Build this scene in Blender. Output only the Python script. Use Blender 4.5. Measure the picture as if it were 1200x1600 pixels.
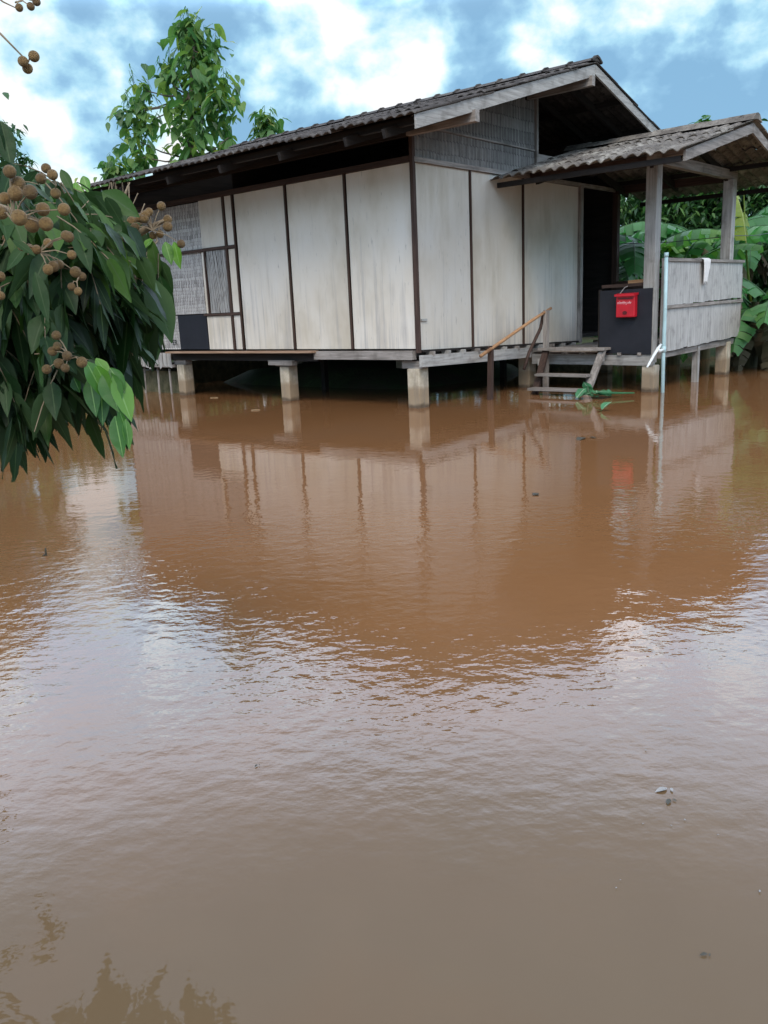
import bpy, bmesh, math, random
import numpy as np
from mathutils import Vector, Matrix, noise as mnoise
for o in list(bpy.data.objects): bpy.data.objects.remove(o)
SC = bpy.context.scene
COL = SC.collection
R = random.Random(7)
rad = math.radians

# ------------------------------------------------------------------ camera
CP = Vector((-9.0932, -7.2356, 1.3926))
CR = Vector((0.651162, -0.757671, -0.043846))
CU = Vector((0.207447, 0.122118, 0.970594))
CF = Vector((0.730037, 0.641110, -0.236695))
FPX = 1320.38
cam = bpy.data.cameras.new('camera'); camo = bpy.data.objects.new('camera', cam); COL.objects.link(camo)
M = Matrix((CR, CU, -CF)).transposed().to_4x4(); M.translation = CP
camo.matrix_world = M
cam.sensor_fit = 'VERTICAL'; cam.sensor_height = 36; cam.sensor_width = 27
cam.lens = FPX/1600*36
cam.clip_end = 3000; cam.clip_start = .05
SC.camera = camo
def at(px, py, t):
    """world point seen at photo pixel (px,py), t metres in front of the camera"""
    return CP + (CF + CR*((px-600)/FPX) - CU*((py-800)/FPX))*t
def at_axis(px, py, ax, v):
    d = CF + CR*((px-600)/FPX) - CU*((py-800)/FPX)
    return CP + d*((v-CP[ax])/d[ax])

# ------------------------------------------------------------------ world / sky
SUN_EL, SUN_AZ = 48, 232          # azimuth: clockwise from +Y, light comes from behind the photographer
w = bpy.data.worlds.new('World'); SC.world = w; w.use_nodes = True
nt = w.node_tree; N = nt.nodes; L = nt.links
bg = N['Background']; bg.inputs['Strength'].default_value = .1
sky = N.new('ShaderNodeTexSky'); sky.sky_type = 'NISHITA'; sky.sun_disc = False
sky.sun_elevation = rad(SUN_EL); sky.sun_rotation = rad(SUN_AZ)
def nmath(nt, op, a, b=None, c=None, clamp=False):
    n = nt.nodes.new('ShaderNodeMath'); n.operation = op; n.use_clamp = clamp
    for i, v in enumerate((a, b, c)):
        if v is None: continue
        if isinstance(v, (int, float)): n.inputs[i].default_value = v
        else: nt.links.new(v, n.inputs[i])
    return n.outputs[0]
def nvec(nt, op, a, b=None):
    n = nt.nodes.new('ShaderNodeVectorMath'); n.operation = op
    for i, v in enumerate((a, b)):
        if v is None: continue
        if isinstance(v, (tuple, list, Vector)): n.inputs[i].default_value = tuple(v)
        else: nt.links.new(v, n.inputs[i])
    return n.outputs['Value'] if op in ('DOT_PRODUCT', 'LENGTH') else n.outputs[0]
def nramp(nt, fac, stops, interp='LINEAR'):
    n = nt.nodes.new('ShaderNodeValToRGB'); cr = n.color_ramp; cr.interpolation = interp
    while len(cr.elements) < len(stops): cr.elements.new(.5)
    for e, (p, c) in zip(cr.elements, stops):
        e.position = p; e.color = tuple(c)+(1,) if len(c) == 3 else c
    if fac is not None: nt.links.new(fac, n.inputs[0])
    return n.outputs[0]
def nmix(nt, fac, a, b, mode='MIX'):
    n = nt.nodes.new('ShaderNodeMix'); n.data_type = 'RGBA'; n.blend_type = mode
    for s, v in ((n.inputs[0], fac), (n.inputs[6], a), (n.inputs[7], b)):
        if isinstance(v, (int, float)): s.default_value = v
        elif isinstance(v, (tuple, list)): s.default_value = tuple(v)+((1,) if len(v) == 3 else ())
        else: nt.links.new(v, s)
    return n.outputs[2]
def nnoise(nt, vec, scale, detail=4, rough=.5, dist=0):
    n = nt.nodes.new('ShaderNodeTexNoise'); n.inputs['Scale'].default_value = scale
    n.inputs['Detail'].default_value = detail; n.inputs['Roughness'].default_value = rough
    n.inputs['Distortion'].default_value = dist
    if vec is not None: nt.links.new(vec, n.inputs['Vector'])
    return n.outputs[0]
tc = N.new('ShaderNodeTexCoord'); D = tc.outputs['Generated']
wn = N.new('ShaderNodeTexNoise'); wn.inputs['Scale'].default_value = 10; wn.inputs['Detail'].default_value = 5
L.new(D, wn.inputs['Vector'])
off = nvec(nt, 'SUBTRACT', wn.outputs['Color'], (.5, .5, .5))
off = nvec(nt, 'MULTIPLY', off, (.09, .09, .08))
Dd = nvec(nt, 'NORMALIZE', nvec(nt, 'ADD', D, off))
mp = N.new('ShaderNodeMapping'); mp.inputs['Scale'].default_value = (1, 1, 1.35); L.new(D, mp.inputs['Vector'])
fb = nnoise(nt, mp.outputs[0], 12.5, 8, .52, .1)
val = nmath(nt, 'ADD', nmath(nt, 'MULTIPLY', fb, 2.4), -.72)
def lobe(px, py, r, wgt):
    global val
    d = (CF + CR*((px-600)/FPX) - CU*((py-800)/FPX)).normalized()
    dp = nvec(nt, 'DOT_PRODUCT', Dd, d)
    m = N.new('ShaderNodeMapRange'); m.interpolation_type = 'SMOOTHSTEP'
    m.inputs[1].default_value = math.cos(r/FPX*.93); m.inputs[2].default_value = 1
    m.inputs[3].default_value = 0; m.inputs[4].default_value = wgt*(.52 if wgt > 0 else .60)
    L.new(dp, m.inputs[0]); val = nmath(nt, 'ADD', val, m.outputs[0])
for a in [(190,42,75,.42),(555,5,90,.4),(470,105,130,.36),(590,120,110,.36),(690,50,70,.28),(820,30,80,.34),(1060,35,130,.4),
          (1170,20,70,.3),(110,140,110,.34),(80,235,130,.42),(20,60,60,.16),(640,90,80,.25),(930,10,60,.2),(380,95,60,.22),
          (170,95,110,-.22),(330,55,70,-.08),(440,40,60,-.1),(700,105,90,-.22),(910,60,110,-.24),(1120,120,150,-.3),(1000,130,100,-.25),(420,150,70,-.22),
          (740,20,40,-.15),(1180,190,100,-.15)]:
    lobe(*a)
cl = nramp(nt, val, [(.24, (.23,.45,.67)), (.42, (.30,.55,.77)), (.55, (.42,.72,.89)), (.70, (.64,.90,.98)), (.90, (1.0,1.0,1.0))])
sep = N.new('ShaderNodeSeparateXYZ'); L.new(D, sep.inputs[0])
wz = N.new('ShaderNodeMapRange'); wz.interpolation_type = 'SMOOTHSTEP'
for i, v in enumerate((.26, .5, 0, .9)): wz.inputs[i+1].default_value = v
L.new(sep.outputs[2], wz.inputs[0])
cl = nmix(nt, wz.outputs[0], cl, (.70,.80,1.02))          # a whiter overcast overhead
cl = nvec(nt, 'SCALE', cl); SCN = cl.node
zr = nramp(nt, sep.outputs[2], [(.290, (.25,)*3), (.345, (1.0,)*3), (.45, (.95,)*3), (.60, (.34,)*3), (.9, (.28,)*3)], 'EASE')
L.new(nmath(nt, 'MULTIPLY', zr, 40.0), SCN.inputs['Scale'])
L.new(nmix(nt, .9, sky.outputs[0], cl), bg.inputs['Color'])

sun = bpy.data.lights.new('sun', 'SUN'); sun.energy = 1.9; sun.angle = rad(25); sun.color = (1, .90, .76)
so = bpy.data.objects.new('sun', sun); COL.objects.link(so)
sd = Vector((math.sin(rad(SUN_AZ))*math.cos(rad(SUN_EL)), math.cos(rad(SUN_AZ))*math.cos(rad(SUN_EL)), math.sin(rad(SUN_EL))))
so.rotation_euler = sd.to_track_quat('Z', 'Y').to_euler()
SC.view_settings.view_transform = 'Standard'; SC.view_settings.look = 'None'
SC.view_settings.exposure = 0.17; SC.view_settings.gamma = 1
SC.cycles.max_bounces = 8; SC.cycles.transparent_max_bounces = 8

# ------------------------------------------------------------------ material helpers
def base(name):
    m = bpy.data.materials.new(name); m.use_nodes = True
    return m, m.node_tree, m.node_tree.nodes['Principled BSDF']
def obj_co(nt, scale=(1, 1, 1), rot=(0, 0, 0)):
    t = nt.nodes.new('ShaderNodeTexCoord'); mp = nt.nodes.new('ShaderNodeMapping')
    mp.inputs['Scale'].default_value = scale; mp.inputs['Rotation'].default_value = rot
    nt.links.new(t.outputs['Object'], mp.inputs['Vector']); return mp.outputs[0]
def bump(nt, b, h, dist, strength=1):
    n = nt.nodes.new('ShaderNodeBump'); n.inputs['Distance'].default_value = dist; n.inputs['Strength'].default_value = strength
    nt.links.new(h, n.inputs['Height']); nt.links.new(n.outputs[0], b.inputs['Normal'])
def tint(nt, col, amt=.2):
    """object-random lightness"""
    oi = nt.nodes.new('ShaderNodeObjectInfo')
    f = nmath(nt, 'ADD', nmath(nt, 'MULTIPLY', oi.outputs['Random'], amt*2), 1-amt)
    n = nvec(nt, 'SCALE', col); nt.links.new(f, n.node.inputs['Scale']); return n
def grain(name, c1, c2, sc, rough=.75, bd=.003, blot=None, rnd=.15, spec=.3):
    m, nt, b = base(name)
    n1 = nnoise(nt, obj_co(nt, sc), 1, 6, .65)
    col = nramp(nt, n1, [(.3, c1), (.7, c2)])
    if blot:
        c, s, lo, hi = blot
        f = nramp(nt, nnoise(nt, obj_co(nt), s, 5, .6), [(lo, (0,0,0)), (hi, (1,1,1))])
        col = nmix(nt, f, col, c)
    if rnd: col = tint(nt, col, rnd)
    nt.links.new(col, b.inputs['Base Color']); b.inputs['Roughness'].default_value = rough
    b.inputs['Specular IOR Level'].default_value = spec
    bump(nt, b, n1, bd); return m
MAT = {}
def wood(nm, c1, c2, **k):
    for ax, sc in (('x', (2, 30, 30)), ('y', (30, 2, 30)), ('z', (30, 30, 2))):
        MAT[nm+ax] = grain(nm+'_'+ax, c1, c2, sc, **k)
wood('grey', (.14,.12,.105), (.36,.32,.29), blot=((.10,.085,.07), 3, .5, .75))
wood('pale', (.22,.205,.19), (.46,.44,.41), blot=((.14,.125,.11), 4, .52, .8))
wood('brown', (.030,.017,.013), (.085,.050,.038))
wood('orange', (.32,.16,.07), (.52,.30,.16), blot=((.2,.10,.05), 5, .5, .75))
wood('sill', (.26,.15,.09), (.45,.30,.21))
wood('dark', (.009,.007,.006), (.026,.020,.017), rnd=.05)  # near-black timber; shade under roof and eaves put into its colour
wood('rail', (.28,.27,.255), (.52,.50,.475), blot=((.22,.21,.20), 5, .52, .8))
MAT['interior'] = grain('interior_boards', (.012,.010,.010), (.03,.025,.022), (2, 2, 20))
MAT['black'] = grain('black_sheet', (.012,.013,.018), (.020,.021,.028), (3, 3, 3), rough=.6, rnd=0)

def panel_mat():
    m, nt, b = base('weathered_fibre_board')
    oi = nt.nodes.new('ShaderNodeObjectInfo')
    sh = nvec(nt, 'SCALE', (1,1,1)); nt.links.new(nmath(nt, 'MULTIPLY', oi.outputs['Random'], 40), sh.node.inputs['Scale'])
    def co(sc): return nvec(nt, 'ADD', obj_co(nt, sc), sh)
    big = nnoise(nt, co((1.3, 1.3, .7)), 1, 4, .6)
    col = nramp(nt, big, [(.28, (.49,.425,.335)), (.5, (.615,.555,.475)), (.72, (.65,.605,.545))])
    st = nnoise(nt, co((16, 16, .55)), 1, 6, .7)
    # grime streaks gather low on the boards, where splashes reach
    tcc = nt.nodes.new('ShaderNodeTexCoord'); sp = nt.nodes.new('ShaderNodeSeparateXYZ'); nt.links.new(tcc.outputs['Object'], sp.inputs[0])
    low = nt.nodes.new('ShaderNodeMapRange'); 
    for i, v in enumerate((.8, 2.6, .16, 0)): low.inputs[i+1].default_value = v
    nt.links.new(sp.outputs[2], low.inputs[0])
    pat = nnoise(nt, co((1.1, 1.1, .8)), 1.4, 3, .5)
    s = nmath(nt, 'ADD', nmath(nt, 'ADD', st, low.outputs[0]), nmath(nt, 'MULTIPLY', nmath(nt, 'SUBTRACT', pat, .5), .45))
    f = nramp(nt, s, [(.63, (0,0,0)), (.90, (.62,.62,.62))])
    col = nmix(nt, f, col, (.235,.225,.235))
    sp2 = nramp(nt, nnoise(nt, co((40, 40, 5)), 1, 3, .6), [(.66, (0,0,0)), (.74, (.6,.6,.6))])
    col = nmix(nt, sp2, col, (.20,.18,.165))
    br = nramp(nt, nnoise(nt, co((2.4, 2.4, .35)), 1, 5, .6), [(.55, (0,0,0)), (.75, (.62,.62,.62))])
    col = nmix(nt, br, col, (.42,.35,.25))
    col = tint(nt, col, .09)
    nt.links.new(col, b.inputs['Base Color']); b.inputs['Roughness'].default_value = .7
    b.inputs['Specular IOR Level'].default_value = .3
    bump(nt, b, st, .004); return m
MAT['panel'] = panel_mat()

def weave_mat(nm, axis, c_lo, c_hi, su, sv):
    """split-bamboo twill, strips in the wall plane (axis 0: x-z, axis 1: y-z)"""
    m, nt, b = base(nm)
    co = obj_co(nt); wob = nt.nodes.new('ShaderNodeTexNoise'); wob.inputs['Scale'].default_value = 3
    nt.links.new(co, wob.inputs['Vector'])
    co = nvec(nt, 'ADD', co, nvec(nt, 'SCALE', nvec(nt, 'SUBTRACT', wob.outputs['Color'], (.5,.5,.5)))); 
    co.node.inputs[1].links[0].from_node.inputs['Scale'].default_value = .05
    sp = nt.nodes.new('ShaderNodeSeparateXYZ'); nt.links.new(co, sp.inputs[0])
    u = nmath(nt, 'MULTIPLY', sp.outputs[axis], su); v = nmath(nt, 'MULTIPLY', sp.outputs[2], sv)
    fu = nmath(nt, 'FLOOR', u); fv = nmath(nt, 'FLOOR', v)
    tw = nmath(nt, 'FLOORED_MODULO', nmath(nt, 'ADD', fu, fv), 4)
    over = nmath(nt, 'LESS_THAN', tw, 1.5)
    def wnz(f, k):
        n = nt.nodes.new('ShaderNodeTexWhiteNoise'); n.noise_dimensions = '1D'
        nt.links.new(nmath(nt, 'ADD', nmath(nt, 'MULTIPLY', f, 1.37), k), n.inputs['W']); return n.outputs['Value']
    tone = nt.nodes.new('ShaderNodeMix'); nt.links.new(over, tone.inputs[0])
    nt.links.new(wnz(fu, .3), tone.inputs[2]); nt.links.new(wnz(fv, 9.1), tone.inputs[3])
    def edge(x):
        f = nmath(nt, 'FRACT', x); return nmath(nt, 'MULTIPLY', nmath(nt, 'ABSOLUTE', nmath(nt, 'SUBTRACT', f, .5)), 2)
    e = nt.nodes.new('ShaderNodeMix'); nt.links.new(over, e.inputs[0]); nt.links.new(edge(u), e.inputs[2]); nt.links.new(edge(v), e.inputs[3])
    gap = nramp(nt, e.outputs[0], [(.80, (0,0,0)), (1, (.7,.7,.7))])
    nz = nnoise(nt, obj_co(nt, (9, 9, 9)), 1, 5, .7)
    t = nmath(nt, 'ADD', nmath(nt, 'MULTIPLY', tone.outputs[0], .55), nmath(nt, 'MULTIPLY', nz, .6))
    col = nramp(nt, t, [(.2, c_lo), (.85, c_hi)])
    col = nmix(nt, gap, col, tuple(x*.25 for x in c_lo))
    nt.links.new(col, b.inputs['Base Color']); b.inputs['Roughness'].default_value = .75
    hgt = nmath(nt, 'SUBTRACT', 1, e.outputs[0]); bump(nt, b, hgt, .006); return m
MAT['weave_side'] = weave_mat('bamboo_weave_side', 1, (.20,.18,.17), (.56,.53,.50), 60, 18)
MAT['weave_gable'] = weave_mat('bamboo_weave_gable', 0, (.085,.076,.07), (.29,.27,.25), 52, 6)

def concrete_mat():
    m, nt, b = base('stained_concrete')
    co = obj_co(nt); n = nnoise(nt, co, 9, 6, .65)
    col = nramp(nt, n, [(.3, (.33,.27,.19)), (.7, (.56,.48,.37))])
    sp = nt.nodes.new('ShaderNodeSeparateXYZ'); nt.links.new(co, sp.inputs[0])
    z = nmath(nt, 'ADD', sp.outputs[2], nmath(nt, 'MULTIPLY', nmath(nt, 'SUBTRACT', nnoise(nt, co, 6, 3), .5), .12))
    f = nramp(nt, z, [(.24, (.85,.85,.85)), (.31, (0,0,0))])       # old flood line
    col = nmix(nt, f, col, (.27,.19,.115))
    wet = nramp(nt, z, [(.03, (.9,.9,.9)), (.075, (0,0,0))]); col = nmix(nt, wet, col, (.085,.055,.032))
    gr = nramp(nt, nnoise(nt, obj_co(nt, (14, 14, 2)), 1, 5, .7), [(.50, (0,0,0)), (.75, (.8,.8,.8))])
    col = nmix(nt, gr, col, (.20,.165,.13))
    nt.links.new(col, b.inputs['Base Color']); b.inputs['Roughness'].default_value = .85
    bump(nt, b, n, .006); return m
MAT['concrete'] = concrete_mat()
MAT['mossy'] = grain('mossy_concrete', (.04,.045,.02), (.20,.17,.10), (7, 7, 5), rough=.9, bd=.01)

def tile_mat(nm, c1, c2, lich):
    m, nt, b = base(nm)
    n1 = nnoise(nt, obj_co(nt), 6, 7, .7)
    col = nramp(nt, n1, [(.3, c1), (.7, c2)])
    f = nramp(nt, nnoise(nt, obj_co(nt), 2.2, 6, .7), [(.5, (0,0,0)), (.68, (.85,.85,.85))])
    col = nmix(nt, f, col, lich)
    f2 = nramp(nt, nnoise(nt, obj_co(nt), 14, 4, .7), [(.56, (0,0,0)), (.66, (.9,.9,.9))])
    col = nmix(nt, f2, col, tuple(x*.35 for x in c1))
    nt.links.new(col, b.inputs['Base Color']); b.inputs['Roughness'].default_value = .85
    b.inputs['Specular IOR Level'].default_value = .2
    bump(nt, b, n1, .006); return m
MAT['tile'] = tile_mat('old_cement_tile', (.028,.024,.022), (.085,.073,.066), (.14,.125,.11))
MAT['tile_porch'] = tile_mat('lichened_cement_tile', (.07,.06,.052), (.20,.175,.15), (.36,.335,.29))

def plain(nm, c, rough=.5, var=.15, s=5, bd=0, spec=.5):
    m, nt, b = base(nm)
    n = nnoise(nt, obj_co(nt), s, 5, .6)
    col = nramp(nt, n, [(.25, tuple(x*(1-var) for x in c)), (.75, tuple(min(1, x*(1+var)) for x in c))])
    nt.links.new(col, b.inputs['Base Color']); b.inputs['Roughness'].default_value = rough
    b.inputs['Specular IOR Level'].default_value = spec
    if bd: bump(nt, b, n, bd)
    return m
MAT['red'] = plain('red_plastic', (.50,.008,.02), .45, .25)
MAT['darkred'] = plain('dark_red_mark', (.10,.004,.006), .5)
MAT['white'] = plain('white_print', (.75,.45,.48), .5, .05)
MAT['pvc'] = plain('pale_blue_pvc', (.40,.56,.58), .35, .2, 4)
MAT['pvcw'] = plain('white_pvc', (.72,.74,.72), .4, .15, 12)
MAT['cloth'] = plain('white_cloth', (.72,.70,.68), .9, .12, 14, .004)
MAT['wire'] = plain('black_cable', (.02,.02,.02), .5)
MAT['steel'] = plain('dull_steel_wire', (.35,.34,.32), .4)
MAT['letter'] = plain('black_paint', (.03,.03,.03), .7)
MAT['straw'] = plain('floating_straw', (.25,.17,.09), .8, .4, 20)
MAT['paleleaf'] = plain('pale_floating_leaf', (.26,.25,.24), .5, .2, 20)
MAT['darkbit'] = plain('dark_floating_bit', (.05,.045,.03), .6, .3, 20)

def leaf_mat(nm, stops, rough=.4, trans=.25, rib=(.22,.30,.12), ribw=.09, spec=.5, under=None):
    m, nt, b = base(nm)
    a = nt.nodes.new('ShaderNodeAttribute'); a.attribute_name = 'tone'
    col = nramp(nt, a.outputs['Fac'], stops)
    n = nnoise(nt, obj_co(nt), 9, 4, .6)
    col = nmix(nt, nmath(nt, 'MULTIPLY', n, .35), col, tuple(x*.5 for x in stops[0][1]))
    if under:
        g = nt.nodes.new('ShaderNodeNewGeometry'); col = nmix(nt, nmath(nt, 'MULTIPLY', g.outputs['Backfacing'], .6), col, under)
    if rib:
        r = nt.nodes.new('ShaderNodeAttribute'); r.attribute_name = 'rib'
        f = nramp(nt, r.outputs['Fac'], [(ribw*.4, (.8,.8,.8)), (ribw, (0,0,0))]); col = nmix(nt, f, col, rib)
    nt.links.new(col, b.inputs['Base Color']); b.inputs['Roughness'].default_value = rough
    b.inputs['Specular IOR Level'].default_value = spec
    bump(nt, b, nnoise(nt, obj_co(nt), 30, 3), .003)
    t = nt.nodes.new('ShaderNodeBsdfTranslucent')
    hs = nt.nodes.new('ShaderNodeHueSaturation'); hs.inputs['Saturation'].default_value = 1.15; hs.inputs['Value'].default_value = 1.5
    nt.links.new(col, hs.inputs['Color']); nt.links.new(hs.outputs[0], t.inputs['Color'])
    mx = nt.nodes.new('ShaderNodeMixShader'); mx.inputs[0].default_value = trans
    nt.links.new(b.outputs[0], mx.inputs[1]); nt.links.new(t.outputs[0], mx.inputs[2])
    nt.links.new(mx.outputs[0], nt.nodes['Material Output'].inputs['Surface']); return m
MAT['longan'] = leaf_mat('longan_leaf', [(0,(.008,.021,.007)),(.5,(.020,.054,.015)),(1,(.075,.15,.03))], .5, .25, (.06,.10,.04), .10, spec=.22, under=(.04,.07,.03))
MAT['young'] = leaf_mat('young_longan_leaf', [(0,(.02,.085,.012)),(.6,(.06,.19,.02)),(1,(.14,.31,.035))], .45, .3, (.2,.36,.1), .1)
MAT['teak'] = leaf_mat('teak_leaf', [(0,(.04,.11,.04)),(.55,(.12,.25,.07)),(1,(.36,.45,.10))], .5, .42, (.16,.24,.10), .08)
MAT['banana'] = leaf_mat('banana_leaf', [(0,(.045,.14,.05)),(.6,(.10,.28,.09)),(1,(.22,.38,.07))], .5, .4, (.22,.32,.14), .06)
MAT['yellow'] = leaf_mat('yellowing_banana_leaf', [(0,(.14,.21,.025)),(1,(.27,.33,.04))], .5, .4, (.35,.38,.15), .06)
MAT['drybanana'] = leaf_mat('dry_banana_leaf', [(0,(.055,.042,.025)),(1,(.14,.11,.06))], .8, .15, None)
MAT['bush'] = leaf_mat('bush_leaf', [(0,(.022,.065,.022)),(.6,(.055,.14,.04)),(1,(.14,.26,.06))], .45, .3, None)
MAT['float'] = leaf_mat('floating_green_leaf', [(0,(.05,.20,.09)),(1,(.12,.32,.16))], .35, .25, (.5,.6,.45), .12)
MAT['bark'] = grain('bark', (.05,.04,.03), (.16,.13,.10), (8, 8, 2), rough=.9, bd=.01)
MAT['twig'] = grain('twig_bark', (.13,.09,.055), (.30,.23,.15), (20, 20, 20), rough=.8)
MAT['stem'] = grain('banana_stem', (.035,.032,.018), (.12,.11,.05), (10, 10, 1.5), rough=.7, bd=.008)
def fruit_mat():
    m, nt, b = base('longan_fruit_skin')
    n = nnoise(nt, obj_co(nt), 2.2, 4, .6)
    col = nramp(nt, n, [(.25, (.28,.15,.05)), (.55, (.46,.27,.09)), (.8, (.58,.39,.15))]); col = tint(nt, col, .3)
    nt.links.new(col, b.inputs['Base Color']); b.inputs['Roughness'].default_value = .6
    v = nt.nodes.new('ShaderNodeTexVoronoi'); v.inputs['Scale'].default_value = 9; nt.links.new(obj_co(nt), v.inputs['Vector'])
    bump(nt, b, v.outputs[0], .02); return m
MAT['fruit'] = fruit_mat()
def ground_mat():
    m, nt, b = base('muddy_grass_ground')
    n = nnoise(nt, obj_co(nt), 1.3, 8, .65)
    col = nramp(nt, n, [(.35, (.055,.04,.025)), (.5, (.04,.055,.02)), (.7, (.06,.10,.03))])
    nt.links.new(col, b.inputs['Base Color']); b.inputs['Roughness'].default_value = .95
    bump(nt, b, n, .08); return m
MAT['ground'] = ground_mat()
def water_mat():
    m, nt, b = base('muddy_flood_water')
    co = obj_co(nt, (1, 1, 1), (0, 0, rad(-41)))       # turned so ripple crests lie across the breeze
    st = nt.nodes.new('ShaderNodeMapping'); st.inputs['Scale'].default_value = (1.25, .9, 1); nt.links.new(co, st.inputs['Vector'])
    # silt clouds
    sl = nnoise(nt, co, .45, 5, .55)
    sx = nt.nodes.new('ShaderNodeSeparateXYZ'); nt.links.new(co, sx.inputs[0])
    def mr(a0, a1, b0, b1, x):
        n = nt.nodes.new('ShaderNodeMapRange'); n.interpolation_type = 'SMOOTHSTEP'
        for k, v in enumerate((a0, a1, b0, b1)): n.inputs[k+1].default_value = v
        nt.links.new(x, n.inputs[0]); return n.outputs[0]
    xw = nmath(nt, 'ADD', sx.outputs[0], nmath(nt, 'MULTIPLY', nmath(nt, 'SUBTRACT', sl, .5), 3.0))
    near_ = nramp(nt, sl, [(.3, (.118,.074,.036)), (.55, (.122,.083,.046)), (.75, (.125,.078,.040))])   # darker, greyer tone at the near end
    far_ = nramp(nt, sl, [(.3, (.190,.087,.034)), (.55, (.208,.098,.041)), (.75, (.192,.097,.047))])    # stronger orange tone round the house
    col = nmix(nt, mr(-10.2, -7.6, 0, 1, xw), near_, far_)
    nt.links.new(col, b.inputs['Base Color'])
    b.inputs['Roughness'].default_value = .02; b.inputs['IOR'].default_value = 1.42
    xr = nmath(nt, 'ADD', sx.outputs[0], nmath(nt, 'MULTIPLY', nmath(nt, 'SUBTRACT', nnoise(nt, co, .5, 3, .5), .5), 2.5))
    breeze = nmath(nt, 'MULTIPLY', mr(-10.1, -8.6, .22, 1, xr), mr(-7.1, -4.8, 1, .27, xr))      # a breeze lane crosses the pond, calm on both sides
    patch = nmath(nt, 'MULTIPLY', breeze, nramp(nt, nnoise(nt, co, .7, 3, .5), [(.36, (.45,.45,.45)), (.64, (1.1,1.1,1.1))]))
    r1 = nnoise(nt, st.outputs[0], 11, 3, .5)
    r2 = nnoise(nt, st.outputs[0], 2.2, 2, .5)
    r3 = nnoise(nt, st.outputs[0], 19, 2, .5)
    h = nmath(nt, 'ADD', nmath(nt, 'MULTIPLY', nmath(nt, 'MULTIPLY', r1, patch), 1.0), nmath(nt, 'MULTIPLY', nmath(nt, 'MULTIPLY', r2, nmath(nt, 'ADD', breeze, .25)), .8))
    h = nmath(nt, 'ADD', h, nmath(nt, 'MULTIPLY', nmath(nt, 'MULTIPLY', r3, patch), .25))
    bump(nt, b, h, .0040); return m
MAT['water'] = water_mat()

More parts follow.
